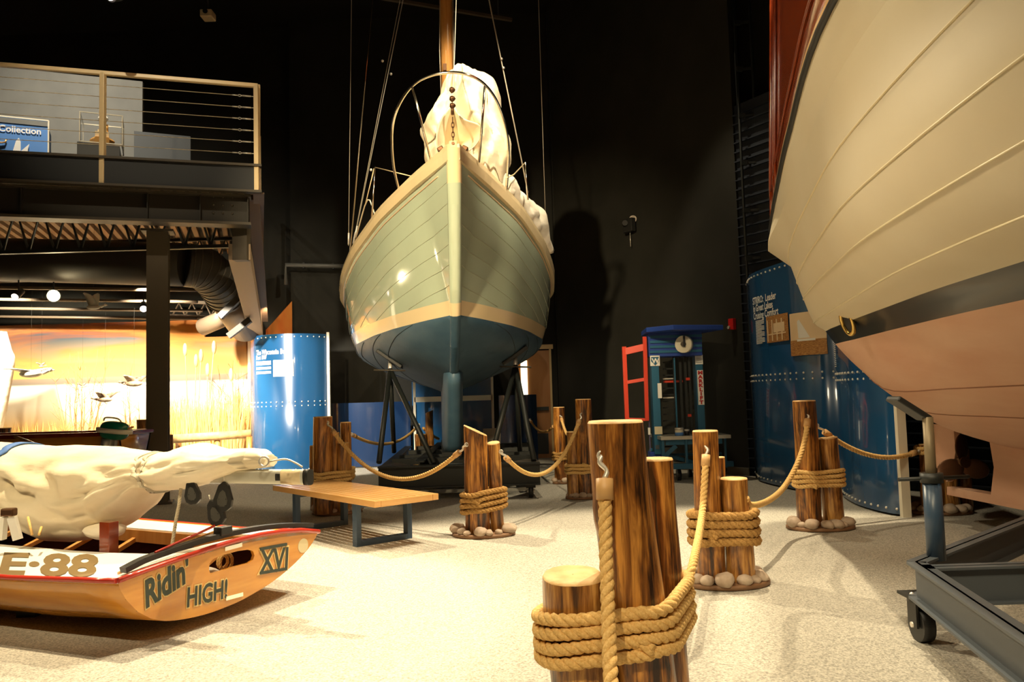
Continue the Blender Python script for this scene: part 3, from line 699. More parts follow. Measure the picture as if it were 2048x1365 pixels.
# white sail of a marsh boat at the far left edge
t = thing('small_white_sail', 'tall white sail at the left edge in front of the mural', 'sail', gnd(4, 900, .2))
mb = MB(); Y_ = 14.4
rowsL = [(-60, 660), (-60, 700), (-60, 760), (-60, 830), (-60, 900)]; rowsR = [(14, 664), (24, 700), (30, 727), (12, 830), (-6, 900)]
rows = []
for l_, r2 in zip(smooth_path([at(x, y, Y_) for x, y in rowsL], 4), smooth_path([at(x, y, Y_+.1) for x, y in rowsR], 4)):
    rows.append([l_.lerp(r2, i/10)+V((0, -.22*math.sin(math.pi*i/10), 0)) for i in range(11)])
mb.loft(rows, False); mb.build('sail_panel', sailwhite, t).modifiers.new('thick', 'SOLIDIFY').thickness = .006
q = at(-62, 650, Y_); MB().cyl((q.x, Y_, 0), (q.x, Y_, q.z+.2), .03).build('mast', spruce, t)

# small motor boat behind the furled sail
bo = at(120, 885, 9.4); t = thing('varnished_runabout', 'small varnished wooden motor boat behind the furled sail', 'boat', V((bo.x, bo.y, .3)))
x0, x1 = at(-200, 880, 9.4).x, at(236, 880, 9.4).x; zt_ = at(120, 874, 9.4).z
def boat_ring(x, f, y0=9.4, w_=.85): return [V((x, y0, zt_)), V((x, y0+.05, zt_-.12)), V((x, y0+.16, zt_-.36*f)), V((x, y0+w_/2, zt_-.52*f)), V((x, y0+w_-.16, zt_-.36*f)), V((x, y0+w_-.05, zt_-.12)), V((x, y0+w_, zt_))]
mb = MB(); mb.loft([boat_ring(lerp(x1, x0, i/8), 1) for i in range(9)], False); mb._add(boat_ring(x1, 1), [tuple(range(7))]); ob = mb.build('hull', teak, t); ob.modifiers.new('thick', 'SOLIDIFY').thickness = .03
for y_ in (9.38, 10.26):
    MB().bar((x0, y_, zt_+.015), (x1+.02, y_, zt_+.015), .07, .05).build('gunwale', mahog, t, .01)
MB().bar((x1, 9.4, zt_+.015), (x1, 10.24, zt_+.015), .07, .05).build('gunwale', mahog, t, .01)
MB().box(((x0+x1)/2, 9.83, zt_-.25), (.5, .8, .03)).build('thwart', teak, t)
for x_ in (x0+.6, x1-.6):
    mb = MB(); mb.box((x_, 9.6, .25), (.1, .1, .5)); mb.box((x_, 10.05, .25), (.1, .1, .5)); mb.box((x_, 9.83, .48), (.1, .7, .08)); mb.build('stand', darksteel, t)
mo = thing('outboard_motor', 'vintage green outboard motor with white band clamped on the wooden boat', 'outboard motor', at(226, 895, 9.35))
mc = at(229, 862, 9.35); L_ = at(262, 860, 9.35).x-at(197, 860, 9.35).x; H_ = (at(229, 836, 9.35).z-at(229, 884, 9.35).z)
Rm = Matrix.Rotation(math.radians(7), 3, 'Y')
MB().ball(mc, (L_*.5, .13, H_*.47), 24, 14, 0, Rm, lambda d: 1.0/max(.35, (abs(d.x)**3+abs(d.y)**3+abs(d.z)**3)**(1/3))*.84).build('cowl', motor_green, mo)
mb = MB(); rg = []
for z_ in (-.026, .026):
    rg.append([mc + Rm @ V((L_*.515*math.copysign(abs(math.cos(a))**.75, math.cos(a)), .138*math.copysign(abs(math.sin(a))**.75, math.sin(a)), z_)) for a in [2*math.pi*k/28 for k in range(28)]])
mb.loft(rg, True, 0, True); mb.build('white_band', edge_white, mo)
MB().tube(smooth_path([mc+V((-.13, 0, .12)), mc+V((-.10, 0, .155)), mc+V((.03, 0, .14)), mc+V((.08, 0, .10))], 5), .010, 8).build('carry_handle', edge_white, mo)
MB().cyl(at(213, 878, 9.35), at(206, 905, 9.35), .05, .04).build('clamp_bracket', alu, mo)
MB().bar(at(225, 880, 9.4), at(220, 925, 9.4), .09, .07).build('drive_leg', alu, mo)
q = at(250, 860, 9.35); MB().cyl(q, q+V((.10, 0, .03)), .012).build('tiller_stub', gold, mo)
t = tag(MB().tube(smooth_path([at(30, 874, 9.2), at(60, 885, 9.1), at(92, 899, 9.0), at(110, 912, 8.95)], 4), .018, 8).build('tiller', spruce), 'curved wooden tiller leaning over the boat behind the furled sail', 'tiller')

# ------------------------------------------------------------------ curved blue riveted panels
def curved_panel(name, label, pts, z1, seams, mat, z0=.02, rivets=True, top=None, dens=.13, edge=None):
    path = smooth_path([V((x, y, 0)) for x, y in pts], 10); t = thing(name, label, 'exhibit panel', (path[len(path)//2]).copy())
    L = [0]
    for a, b_ in zip(path, path[1:]): L.append(L[-1]+(b_-a).length)
    def pos(s_, z, off=0.):
        s_ = min(max(s_, 0), L[-1]-1e-5); k = 0
        while k < len(L)-2 and L[k+1] <= s_: k += 1
        u = (s_-L[k])/(L[k+1]-L[k]); p = path[k].lerp(path[k+1], u)
        ta = (path[min(k+1, len(path)-1)]-path[max(k, 0)]); tb = (path[min(k+2, len(path)-1)]-path[min(k+1, len(path)-2)])
        d_ = (ta.normalized().lerp(tb.normalized(), u)).normalized(); n_ = V((d_.y, -d_.x, 0))
        return p + n_*off + V((0, 0, z))
    tz = (lambda s_: z1) if top is None else top
    mb = MB(); rows = []
    for z_ in ([z0]+seams):
        for dz in ((-.004, .004) if z_ != z0 else (0,)):
            rows.append([pos(s_, z_+dz, .006 if dz < 0 else 0) for s_ in L])
    rows.append([pos(s_, tz(s_), 0) for s_ in L])
    back = [[pos(s_, z0, -.03) for s_ in L], [pos(s_, tz(s_), -.03) for s_ in L]]
    mb.loft(rows, False); mb.loft(back, False); mb.loft([rows[0], back[0]], False); mb.loft([rows[-1], back[1]], False)
    if rivets:
        for z_, dbl in [(z0+.05, 0)] + [(s_, 1) for s_ in seams] + [(None, 0)]:
            n_ = max(3, int(L[-1]/dens))
            for i in range(n_+1):
                s_ = .04+(L[-1]-.08)*i/n_; zc = (tz(s_)-.055) if z_ is None else z_
                for dz in ((-.04, .035) if dbl else (0,)):
                    mb.ball(pos(s_, zc+dz, .004), (.013, .013, .013), 7, 5, 1)
    mb.build('blue_sheet', [mat, rivet_m], t, fixn=True)
    return t, pos, L[-1]
# right-hand pair
def g2(px, py): q = gnd(px, py); return (q.x, q.y)
zA = at(1512, 549, gnd(1512, 965).y).z
panelA, posA, LA = curved_panel('riveted_panel', 'tall curved blue riveted panel with text and sepia photos beside the lattice column',
    [(g2(1511, 945)[0]+.14, g2(1511, 945)[1]+.5), g2(1514, 958), g2(1530, 968), g2(1600, 984), g2(1650, 990), g2(1688, 992)], zA, [at(1600, 752, gnd(1600, 984).y).z], blue_panel)
zs = at(1740, 750, gnd(1740, 1022).y).z
panelB, posB, LB = curved_panel('riveted_panel', 'curved blue riveted panel ending at the ivory edge strip, next to the white hull',
    [(g2(1686, 996)[0]+.1, g2(1686, 996)[1]+.25), g2(1689, 998), g2(1712, 1012), g2(1745, 1023), g2(1780, 1031), g2(1803, 1034)], zA, [zs], blue_panel)
q = gnd(1808, 1035); tag(MB().bar((q.x+.02, q.y, .0), (q.x+.02, q.y, zA), .085, .06).build('edge_strip', edge_white), 'upright ivory edge strip at the end of the right blue panel', 'trim strip')
def decal(pos, s0, z0_, w_, h_, mat, name, par, off=.012, th=.004, n=6):
    mb = MB(); f_ = [[pos(s0+w_*i/n, z0_+h_*j, off) for i in range(n+1)] for j in (0, 1)]; g_ = [[pos(s0+w_*i/n, z0_+h_*j, off-th) for i in range(n+1)] for j in (0, 1)]
    mb.loft(f_, False); mb.loft(g_, False); mb.loft([f_[0], g_[0]], False); mb.loft([f_[1], g_[1]], False)
    return mb.build(name, mat, par)
def s_at(pos, L_, px, py):
    """arc length where the panel is crossed by the line of sight"""
    best = None
    for i in range(400):
        s_ = L_*i/399; p = pos(s_, 0, 0); d_ = ray(px, py); x = d_.x/d_.y; e = abs(p.x/p.y-x)
        if best is None or e < best[0]: best = (e, s_, p.y)
    return best[1], at(px, py, best[2]).z
for body, px, py in (('STRIRO:  Leader', 1511, 606), ('in Great Lakes', 1512, 621), ('Cruising Comfort', 1513, 636)):
    s_, z_ = s_at(posA, LA, px, py+3); s2_, _ = s_at(posA, LA, 1557, py)
    text_mesh('title_lettering', body, .135, lambda x, y, z, s_=s_-.08, z_=z_: posA(s_+x, z_+y, .012), sign_white, panelA, bold=.003, xs=.80)
def pic(pos, L_, par, x0, y0, x1, y1, mat, name, off=.012):
    s_, z_ = s_at(pos, L_, x0, y1); s2_, z2_ = s_at(pos, L_, x1, y0); _, zt2 = s_at(pos, L_, x0, y0)
    return decal(pos, s_, z_, s2_-s_, zt2-z_, mat, name, par, off), s_, z_, s2_-s_, zt2-z_
ph1, s_, z_, w_, h_ = pic(posA, LA, panelA, 1585, 628, 1652, 713, sepia_l, 'sepia_photo')
decal(posA, s_, z_, w_, h_*.36, sepia_d, 'photo_water', ph1, .016)
mb = MB(); mb._add([posA(s_+w_*.30, z_+h_*.40, .018), posA(s_+w_*.62, z_+h_*.40, .018), posA(s_+w_*.34, z_+h_*.84, .018), posA(s_+w_*.28, z_+h_*.80, .018)], [(0, 1, 2, 3)], 0, False); mb.build('photo_sail', sign_white, ph1)
decal(posA, s_+w_*.25, z_+h_*.33, w_*.5, h_*.05, sign_white, 'photo_boat', ph1, .018)
ph2, s_, z_, w_, h_ = pic(posA, LA, panelA, 1536, 634, 1577, 687, sepia_d, 'sepia_photo')
decal(posA, s_+w_*.35, z_+h_*.36, w_*.5, h_*.34, sepia_l, 'photo_boat', ph2, .016)
for k in range(4): decal(posA, s_+w_*(.05+.22*k), z_+h_*.05, w_*.05, h_*.8, sepia_l, 'photo_scaffold', ph2, .017)
decal(posA, s_+w_*.05, z_+h_*.28, w_*.85, h_*.05, sepia_l, 'photo_scaffold', ph2, .0175)
s_, z_ = s_at(posA, LA, 1515, 690); s2_, _ = s_at(posA, LA, 1532, 690); _, zt2 = s_at(posA, LA, 1515, 642)
mb = MB()
for k in range(20):
    f_ = [[posA(s_+(s2_-s_)*i/4*(1 if k % 5 < 4 else .7), zt2-(zt2-z_)*k/20-dz, .012) for i in range(5)] for dz in (0, .009)]; mb.loft(f_, False)
mb.build('text_block', sign_white, panelA)
s_, z_ = s_at(posB, LB, 1668, 728)
mb = MB()
for k in range(14):
    f_ = [[posB(.05+.35*i/4, z_+.25-k*.022-dz, .012) for i in range(5)] for dz in (0, .009)]; mb.loft(f_, False)
mb.build('text_block', sign_white, panelB)
# left tall panel
YL = 14.6
gx = lambda px, Y_: (at(px, 900, Y_).x, Y_)
zL = at(580, 667, YL).z
panelC, posC, LC = curved_panel('riveted_panel', 'tall curved blue riveted panel standing right of the sunset mural', [gx(503, 15.2), gx(512, 14.95), gx(545, 14.7), gx(590, 14.65), gx(630, 14.8), gx(655, 15.0)], zL, [at(580, 808, YL).z], blue_panel, dens=.115)
q = at(658, 800, 15.0); tag(MB().bar((q.x, 15.0, 0), (q.x, 15.0, at(658, 665, 15.0).z), .05, .06).build('edge_strip', edge_white), 'upright ivory edge strip on the right edge of the left blue panel', 'trim strip')
for body, px, py, sz in (('The Wisconsin Built', 514, 711, .13), ('Boat 1907', 514, 720, .10)):
    s_, z_ = s_at(posC, LC, px, py); text_mesh('title_lettering', body, sz, lambda x, y, z, s_=s_, z_=z_: posC(s_+x, z_+y, .012), sign_white, panelC, bold=.004, xs=.70)
pic(posC, LC, panelC, 547, 721, 587, 754, sign_white, 'photo_card')
s_, z_ = s_at(posC, LC, 514, 750); s2_, _ = s_at(posC, LC, 543, 750); _, zt2 = s_at(posC, LC, 514, 724)
mb = MB()
for k in range(9):
    if k in (3, 6): continue
    mb.loft([[posC(s_+(s2_-s_)*i/4, zt2-(zt2-z_)*k/9-dz, .012) for i in range(5)] for dz in (0, .019)], False)
mb.build('text_block', sign_white, panelC)
# low dark blue panels at the back
zLow = at(720, 806, 15.6).z
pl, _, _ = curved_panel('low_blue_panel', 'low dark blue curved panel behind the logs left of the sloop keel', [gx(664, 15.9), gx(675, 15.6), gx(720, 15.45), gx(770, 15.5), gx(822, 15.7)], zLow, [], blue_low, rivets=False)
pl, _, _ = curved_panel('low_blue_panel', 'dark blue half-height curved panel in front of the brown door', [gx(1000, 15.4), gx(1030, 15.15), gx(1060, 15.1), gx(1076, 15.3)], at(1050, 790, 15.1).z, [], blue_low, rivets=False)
pl, _, _ = curved_panel('blue_alcove_panel', 'lit blue panel behind the white frame under the sloop', [gx(826, 15.9), gx(860, 15.75), gx(905, 15.8), gx(985, 15.9)], at(900, 640, 15.8).z-.6, [], blue_panel, rivets=False)
t = thing('display_stand', 'white square frame with a cross bar behind the sloop keel', 'display stand', V((at(905, 900, 15.5).x, 15.5, 0)))
fa, fb = at(829, 800, 15.5), at(985, 800, 15.5); zf = at(900, 700, 15.5).z; zc_ = at(900, 798, 15.5).z
for x_ in (fa.x, fb.x): MB().bar((x_, 15.5, 0), (x_, 15.5, zf), .045, .05).build('upright', edge_white, t)
for z_ in (zc_, zf): MB().bar((fa.x, 15.5, z_), (fb.x, 15.5, z_), .05, .10).build('cross_bar', edge_white, t)
for i, (px0, px1) in enumerate(((925, 952), (966, 1002))):
    Y_ = 13.6; a_, b_ = at(px0, 858, Y_), at(px1, 900, Y_)
    tag(MB().box(((a_.x+b_.x)/2, Y_, a_.z/2), (b_.x-a_.x, .12, a_.z)).build('white_sign_board', edge_white), 'plain white board standing behind the front pair of logs, %s one' % ('left' if i == 0 else 'right'), 'board', 'white boards behind the sloop cradle')

# ------------------------------------------------------------------ slatted bench
BZ = .44
N_, L_, R0 = gnd(748, 1003, BZ), gnd(544, 971, BZ), gnd(879, 987, BZ)
ud = (L_-N_); blen = ud.length; ud.normalize(); wd_ = V((-ud.y, ud.x, 0)); wd_ = wd_ if wd_.dot(R0-N_) > 0 else -wd_; bw_ = (R0-N_).dot(wd_)
bt = thing('slatted_bench', 'long oak slatted bench on dark blue steel loop legs standing on the carpet', 'bench', V(((N_+ud*blen/2+wd_*bw_/2).x, (N_+ud*blen/2+wd_*bw_/2).y, 0)))
RB = Matrix((ud, wd_, V((0, 0, 1)))).transposed()
if RB.determinant() < 0: RB = Matrix((ud, -wd_, V((0, 0, 1)))).transposed()
def bp(u, w_, z): q = N_+ud*u+wd_*w_; return V((q.x, q.y, z))
ns = 9; sw = bw_/ns
for i in range(ns):
    w_ = sw*(i+.5); e = .0 if i in (0, ns-1) else .045
    MB().box(bp(blen/2, w_, BZ-.03), (blen-2*e, sw-.014, .055), RB).build('seat_slat', benchwood, bt, .004)
for u in (.022, blen-.022): MB().box(bp(u, bw_/2, BZ-.031), (.043, bw_-2*sw+.01, .055), RB).build('end_rail', benchwood, bt, .004)
for u in (.42, blen-.42):
    mb = MB()
    for w_ in (.07, bw_-.07): mb.box(bp(u, w_, (BZ-.06)/2), (.075, .05, BZ-.06), RB)
    mb.box(bp(u, bw_/2, .025), (.075, bw_-.19, .05), RB); mb.box(bp(u, bw_/2, BZ-.08), (.075, bw_-.19, .04), RB)
    mb.build('leg', navysteel, bt, .003)

# ------------------------------------------------------------------ piling clusters and barrier ropes
def log_mesh(name, base, top, r0, r1, mat, par, seed, slant=(0, 0), knots=2):
    rnd = random.Random(seed); nseg, nr = 40, 26; rings = []
    ax = (top-base); ph = rnd.uniform(0, 50); kn = [(rnd.uniform(0, 6.28), rnd.uniform(.25, .85), rnd.uniform(.06, .12)) for _ in range(knots)]
    for i in range(nr+1):
        t_ = i/nr; c_ = base+ax*t_; c_ = c_+V((noise.noise(V((ph, t_*2, 0)))*.012, noise.noise(V((0, t_*2, ph)))*.012, 0)); rr = lerp(r0, r1, t_); ring = []
        for j in range(nseg):
            a = 2*math.pi*j/nseg; d_ = V((math.cos(a), math.sin(a), 0))
            k = 1+.07*noise.noise(V((math.cos(a)*1.3+ph, math.sin(a)*1.3, t_*1.0)))+.035*noise.noise(V((math.cos(a)*5+ph, math.sin(a)*5, t_*2.2)))
            for (ka, kt, kh) in kn:
                da = abs((a-ka+math.pi) % (2*math.pi)-math.pi); k += kh*math.exp(-(da/.28)**2-((t_-kt)/.035)**2)
            z_ = (slant[0]*d_.x+slant[1]*d_.y)*rr*(t_**6)
            ring.append(c_+d_*rr*k+V((0, 0, z_)))
        rings.append(ring)
    last = rings[-1]; cc = sum(last, V())/nseg
    mb = MB(); mb.loft(rings[:-1]+[[cc+(p-cc)*1.0-V((0, 0, .006)) for p in last]], True, 0)
    mb.loft([[p-V((0, 0, .006)) for p in last], [cc+(p-cc)*.95+V((0, 0, .003)) for p in last], [cc+(p-cc)*.5+V((0, 0, .004)) for p in last], [cc+(p-cc)*.02+V((0, 0, .002)) for p in last]], True, 1)
    mb.loft([[rings[0][j] for j in range(nseg)], [base+(rings[0][j]-base)*.02 for j in range(nseg)]], True, 0)
    return mb.build(name, [mat, log_end], par)
def cluster(label, gp, logs, wraps, disc, stones, seed, mat=None, ropem=None, group='log clusters holding the barrier ropes', Rr=.021, nostone=False):
    """logs: (px of centre at foot, extra depth, px of centre at top, py of top, width px, slant)"""
    g = gnd(*gp); t = thing('piling_cluster', label, 'rope barrier post', V((g.x, g.y, 0)), group); rnd = random.Random(seed); feet = []; mat = mat or log_bark
    res = []
    for i, (pxb, dY, pxt, pyt, wpx, sl) in enumerate(logs):
        Y_ = g.y+dY; b_ = at(pxb, 900, Y_); b_ = V((b_.x, Y_, .03)); tp_ = at(pxt, pyt, Y_); r_ = wpx/F*Y_/2
        log_mesh('log', b_, tp_, r_*1.06, r_*.98, mat if i % 2 == 0 else log_pale, t, seed*10+i, sl); feet.append((b_, tp_, r_)); res.append((b_, tp_, r_))
    # rope wrap round the convex outline of the logs
    if wraps:
        z0_, n_, tilt = wraps
        for k in range(n_):
            zc = z0_+k*Rr*1.95; pts = []
            for b_, tp_, r_ in feet:
                if tp_.z < zc+.02: continue
                u = (zc-b_.z)/(tp_.z-b_.z); c_ = b_.lerp(tp_, u)
                for a in range(24): pts.append((c_.x+(r_*1.05+Rr)*math.cos(a*math.pi/12), c_.y+(r_*1.05+Rr)*math.sin(a*math.pi/12)))
            pts = sorted(set(pts)); hull = []
            for sgn in (1, -1):
                h_ = []
                for p in pts[::sgn]:
                    while len(h_) >= 2 and (h_[-1][0]-h_[-2][0])*(p[1]-h_[-2][1])-(h_[-1][1]-h_[-2][1])*(p[0]-h_[-2][0]) <= 0: h_.pop()
                    h_.append(p)
                hull += h_[:-1]
            xc = sum(p[0] for p in hull)/len(hull); xw = max(p[0] for p in hull)-xc
            loop = [V((x, y, zc+tilt*(x-xc)+.006*math.sin(5*math.atan2(y-g.y, x-xc)+k))) for x, y in hull]; loop.append(loop[0]+V((0, 0, 0)))
            rope_mb(loop, Rr, Rr*4.3).build('rope_wrap', ropem or rope_m, t)
        e = loop[0]; mb = rope_mb(smooth_path([feet[0][0].lerp(feet[0][1], .38)+V((-.4*feet[0][2], -feet[0][2]-Rr*.5, -.05)), feet[0][0].lerp(feet[0][1], .38)+V((.3*feet[0][2], -feet[0][2]-Rr*1.6, -.075))], 4), Rr, Rr*6); mb.build('rope_tail', ropem or rope_m, t)
    if disc:
        dx0, dx1 = disc; a_, b_ = at(dx0, 900, g.y), at(dx1, 900, g.y); rx = (b_.x-a_.x)/2; cx = (a_.x+b_.x)/2; cyy = sum(f_[0].y for f_ in feet)/len(feet); ry = max(.62*rx, rx*.8)
        ring = lambda z, s_: [V((cx+rx*s_*math.cos(u), cyy+ry*s_*math.sin(u), z)) for u in [2*math.pi*k/48 for k in range(48)]]
        MB().loft([ring(.004, 1), ring(.026, 1), ring(.034, .97)], True, 0, True).build('base_board', disc_m, t)
        if not nostone:
            for k in range(stones):
                a = 2*math.pi*(k+rnd.uniform(-.25, .25))/stones; sz = rnd.uniform(.032, .07); x = cx+rx*math.cos(a)*rnd.uniform(.76, .86); y = cyy+ry*math.sin(a)*rnd.uniform(.78, .88)
                if any((x-f_[0].x)**2+(y-f_[0].y)**2 < (f_[2]+sz*.6)**2 for f_ in feet): sz *= .75
                sd = rnd.uniform(0, 99)
                MB().ball((x, y, .03+sz*.55), (sz*rnd.uniform(1, 1.25), sz, sz*.75), 12, 8, 0, Matrix.Rotation(a, 3, 'Z'), lambda d_: 1+.22*noise.noise(d_*1.4+V((sd, 0, 0)))).build('stone', stone_m, t)
    return t, res
Z0 = (0, 0)
clB, lB = cluster('log pair with slanted top and thick rope wrap right of the bench end', (955, 1072), [(951, 0, 950, 861, 46, (-.5, 0)), (991, .05, 987, 886, 25, (.1, .2))], (.25, 4, .10), (900, 1026), 15, 21, ropem=rope_old, Rr=.026)
clC, lC = cluster('tall log and shorter log wrapped in rope standing before the blue panels on the right', (1622, 1058), [(1612, 0, 1609, 802, 44, Z0), (1660, .03, 1655, 876, 38, (.1, 0))], (.40, 4, 0), (1567, 1700), 15, 31)
clD, lD = cluster('middle log cluster with thick dark rope coils right of the foreground logs', (1440, 1172), [(1411, 0, 1409, 862, 50, Z0), (1470, .0, 1467, 957, 54, Z0), (1440, .22, 1438, 915, 22, Z0)], (.30, 4, 0), (1350, 1532), 15, 41, ropem=rope_old, Rr=.030)
clF, lF = cluster('big foreground log cluster cut by the bottom edge, stump at its left', (1262, 1500), [(1278, 0, 1231, 843, 116, (0, 0)), (1150, .02, 1148, 1150, 122, (0, .1)), (1325, .26, 1312, 918, 68, (0, 0))], (.375, 4, .10), None, 0, 51, ropem=rope_m, Rr=.0245)
clA, lA = cluster('thick group of four logs standing behind the left end of the bench', (668, 1032), [(646, 0, 645, 834, 37, Z0), (668, .12, 667, 868, 26, (.2, 0)), (691, .5, 692, 845, 22, Z0), (688, .1, 687, 886, 24, Z0), (630, .3, 629, 892, 20, Z0)], (.40, 3, 0), (614, 716), 12, 61)
clE, lE = cluster('tall log and stump in the distance, left of the big foreground log', (1163, 998), [(1168, 0, 1166, 799, 32, Z0), (1147, .02, 1146, 864, 26, Z0)], (.33, 3, 0), (1128, 1192), 12, 71)
clG, lG = cluster('lone dark log at the brown door edge behind the distant log pair', (1120, 968), [(1120, 0, 1118, 815, 23, Z0)], (.36, 3, 0), (1103, 1142), 9, 81, ropem=rope_old)
clH, lH = cluster('logs half hidden by the salmon propeller of the white hull', (1868, 1030), [(1852, 0, 1850, 889, 26, Z0), (1893, .1, 1890, 850, 34, Z0), (1925, .25, 1925, 900, 22, Z0)], (.62, 4, 0), (1824, 1946), 12, 91)
clJ, lJ = cluster('brightly lit log and stump seen between the sloop cradle legs', (852, 948), [(861, 0, 858, 824, 15, (.4, 0)), (843, -.1, 841, 869, 24, Z0)], (.18, 4, 0), (826, 884), 0, 101, mat=log_pale, nostone=True)
clK, lK = cluster('dark log and low stump at the left side of the brown steel column', (288, 985), [(286, 0, 284, 840, 21, Z0), (296, -.2, 294, 872, 22, Z0)], None, (268, 312), 0, 111, nostone=True)
clM, lM = cluster('short dark log behind the brown steel column at its right', (341, 985), [(341, 0, 340, 870, 12, Z0)], None, None, 0, 121)
clN, lN = cluster('dark log at the far left edge behind the furled sail', (8, 1002), [(6, 0, 5, 857, 32, Z0)], None, None, 0, 131)

def barrier(label, a, b_, drop, R=.023, cut=1.0, group='barrier ropes between the logs', path=None, hooks=(1, 1), mat=None):
    a, b_ = V(a), V(b_); pth = path or sag(a, b_, drop, 36)
    k = max(2, int(len(pth)*cut)); pth = pth[:k+1] if cut < 1 else pth
    t = thing('barrier_rope', label, 'rope', a, group)
    n_ = len(pth); s_ = .10
    def trim(p):
        out = list(p); 
        while len(out) > 4 and (out[0]-p[0]).length < s_: out.pop(0)
        return out
    core = trim(pth); core = trim(core[::-1])[::-1] if cut >= 1 else core
    rope_mb(core, R, R*4.3).build('rope', mat or rope_m, t)
    for hk, (e0, e1, e2) in zip(hooks, ((pth[0], core[0], core[min(3, len(core)-1)]), (pth[-1], core[-1], core[-min(4, len(core))]))):
        if not hk: continue
        d_ = (e2-e1).normalized(); st = e1-d_*.03
        MB().cyl(st, e1+d_*.045, R*1.22, n=16).build('end_sleeve', leather, t)
        MB().tube(smooth_path([st, st.lerp(e0, .35)+V((.012, 0, 0)), st.lerp(e0, .7)-V((.012, 0, 0)), e0], 4), .010, 8).build('snap_hook', steel, t)
        q = e0; mb = MB(); mb.tube([q+V((.017*math.cos(u), 0, .017*math.sin(u))) for u in [2*math.pi*k/12 for k in range(12)]], .005, 6, closed=True); mb.build('eye_ring', steel, t)
    return t
def front(lg, px, py, dd_=.02):        # a hook point on the camera side of a log
    b_, tp_, r_ = lg; p = at(px, py, b_.y-r_*.75); return p
hA = front(lA[0], 655, 846); hB1 = front(lB[0], 933, 890); hB2 = front(lB[1], 1002, 904); hE = front(lE[0], 1164, 826)
hF = front(lG[0], 1121, 830); hE2 = at(1140, 872, lE[1][0].y+.1); hD = front(lD[0], 1412, 882); hC = front(lC[0], 1615, 822)
hC2 = at(1634, 852, lC[0][0].y+.05); hH = front(lH[0], 1843, 900); hFr = front(lF[0], 1205, 912)
barrier('long drooping rope above the bench, hung from the four logs to the slanted log', hA, hB1, (hA.z+hB1.z)/2-at(755, 957, (hA.y+hB1.y)/2).z)
barrier('rope drooping across the cradle corner, from the slanted log pair to the distant tall log', hB2, hE, (hB2.z+hE.z)/2-at(1085, 943, (hB2.y+hE.y)/2).z)
hb = at(703, 869, lA[2][0].y); hj = at(838, 850, lJ[1][0].y-.1)
barrier('thin far rope drooping behind the sloop cradle leg towards the lit log', hb, hj, (hb.z+hj.z)/2-at(775, 887, (hb.y+hj.y)/2).z, R=.022)
p0_ = at(842, 852, lJ[0][0].y-.15)
barrier('short far rope running down right from the lit log to the keel', p0_, at(881, 880, 14.6), .03, R=.026, hooks=(0, 0))
barrier('short rope from the lone dark log down behind the distant stump', hF, at(1150, 868, lE[0][0].y+.4), .16, R=.02)
barrier('dark rope drooping left from the lone dark log across the brown door', at(1110, 850, lG[0][0].y+.05), at(1060, 840, 15.0), .16, R=.02, mat=rope_old)
hq = at(1330, 960, lF[2][0].y+.12)
low = at(1352, 1196, 3.95)
barrier('pale rope falling from the middle log cluster almost to the floor', hD, hq, 0, R=.024, path=smooth_path([hD, at(1411, 930, hD.y-.06), at(1404, 1030, hD.y-.2), at(1388, 1120, 4.25), at(1372, 1172, 4.1), low, at(1330, 1180, 3.75), at(1325, 1080, 3.4), hq], 6))
hR = at(1500, 975, lD[1][0].y+.15)
barrier('rope swooping from the right hand logs down left behind the short middle log', hC, hR, 0, R=.025, path=smooth_path([hC, at(1612, 870, hC.y-.1), at(1596, 925, hC.y-.25), at(1568, 975, hC.y-.5), at(1535, 1003, 6.2), at(1500, 1011, 5.7), at(1490, 990, 5.2)], 6), hooks=(1, 0))
barrier('rope drooping past the blue panel from the right hand logs to the propeller', hC2, hH, (hC2.z+hH.z)/2-at(1745, 912, (hC2.y+hH.y)/2).z, R=.025)
barrier('thick pale rope hanging down the front of the big foreground log', hFr, V((.45, 1.35, .25)), 0, R=.026, hooks=(1, 0), path=smooth_path([hFr, at(1209, 960, hFr.y-.02), at(1212, 1100, hFr.y-.08), at(1217, 1240, hFr.y-.2), at(1222, 1380, hFr.y-.36), at(1226, 1560, hFr.y-.55), V((.42, 1.1, .26)), V((.40, .5, .30)), V((.5, -.2, .62))], 7))

# ------------------------------------------------------------------ racing scow in the left foreground
SL, SR = gnd(235, 1160, .40), gnd(637, 1062, .40)
U = (SR-SL); SW = U.length; U.normalize(); SN = V((-U.y, U.x, 0))                 # SN points forward along the boat (left)
SN = SN if SN.x < 0 else -SN
def T2(px, py):
    p = hit(px, py, SL, SN); return ((p-SL).dot(U), p.z)
def SP(u, v, z): return SL + U*u + SN*v + V((0, 0, z-.40))
scow = thing('racing_scow', 'varnished wooden racing scow lettered Ridin High at the left foreground', 'sailboat', SP(SW/2, 1.5, 0))
ZG = .40
outline = [(235, 1162), (240, 1180), (252, 1200), (275, 1224), (302, 1238), (330, 1243), (370, 1239), (420, 1227), (480, 1203), (540, 1168), (585, 1132), (615, 1100), (630, 1078), (637, 1064)]
crown = [(600, 1061), (560, 1064), (520, 1070), (470, 1082), (420, 1097), (370, 1114), (320, 1131), (275, 1147)]
out2 = [T2(*p) for p in outline]; cr2 = [T2(*p) for p in crown]
slot = [T2(x, y) for x, y in [(418, 1140), (419, 1128), (426, 1119), (445, 1111), (475, 1103), (496, 1100), (506, 1103), (509, 1112), (506, 1121), (498, 1127), (470, 1134), (440, 1143), (421, 1149)]]
def tmap(u, z, w_): return SP(u, w_, z)
MB().poly(out2+cr2, [slot], .022, tmap).build('transom', teak, scow)
mb = MB(); mb.tube([SP(u, -.004, z) for u, z in [out2[0]]+cr2[::-1]+[out2[-1]]], .016, 8); mb.build('transom_rub_rail', redtrim, scow)
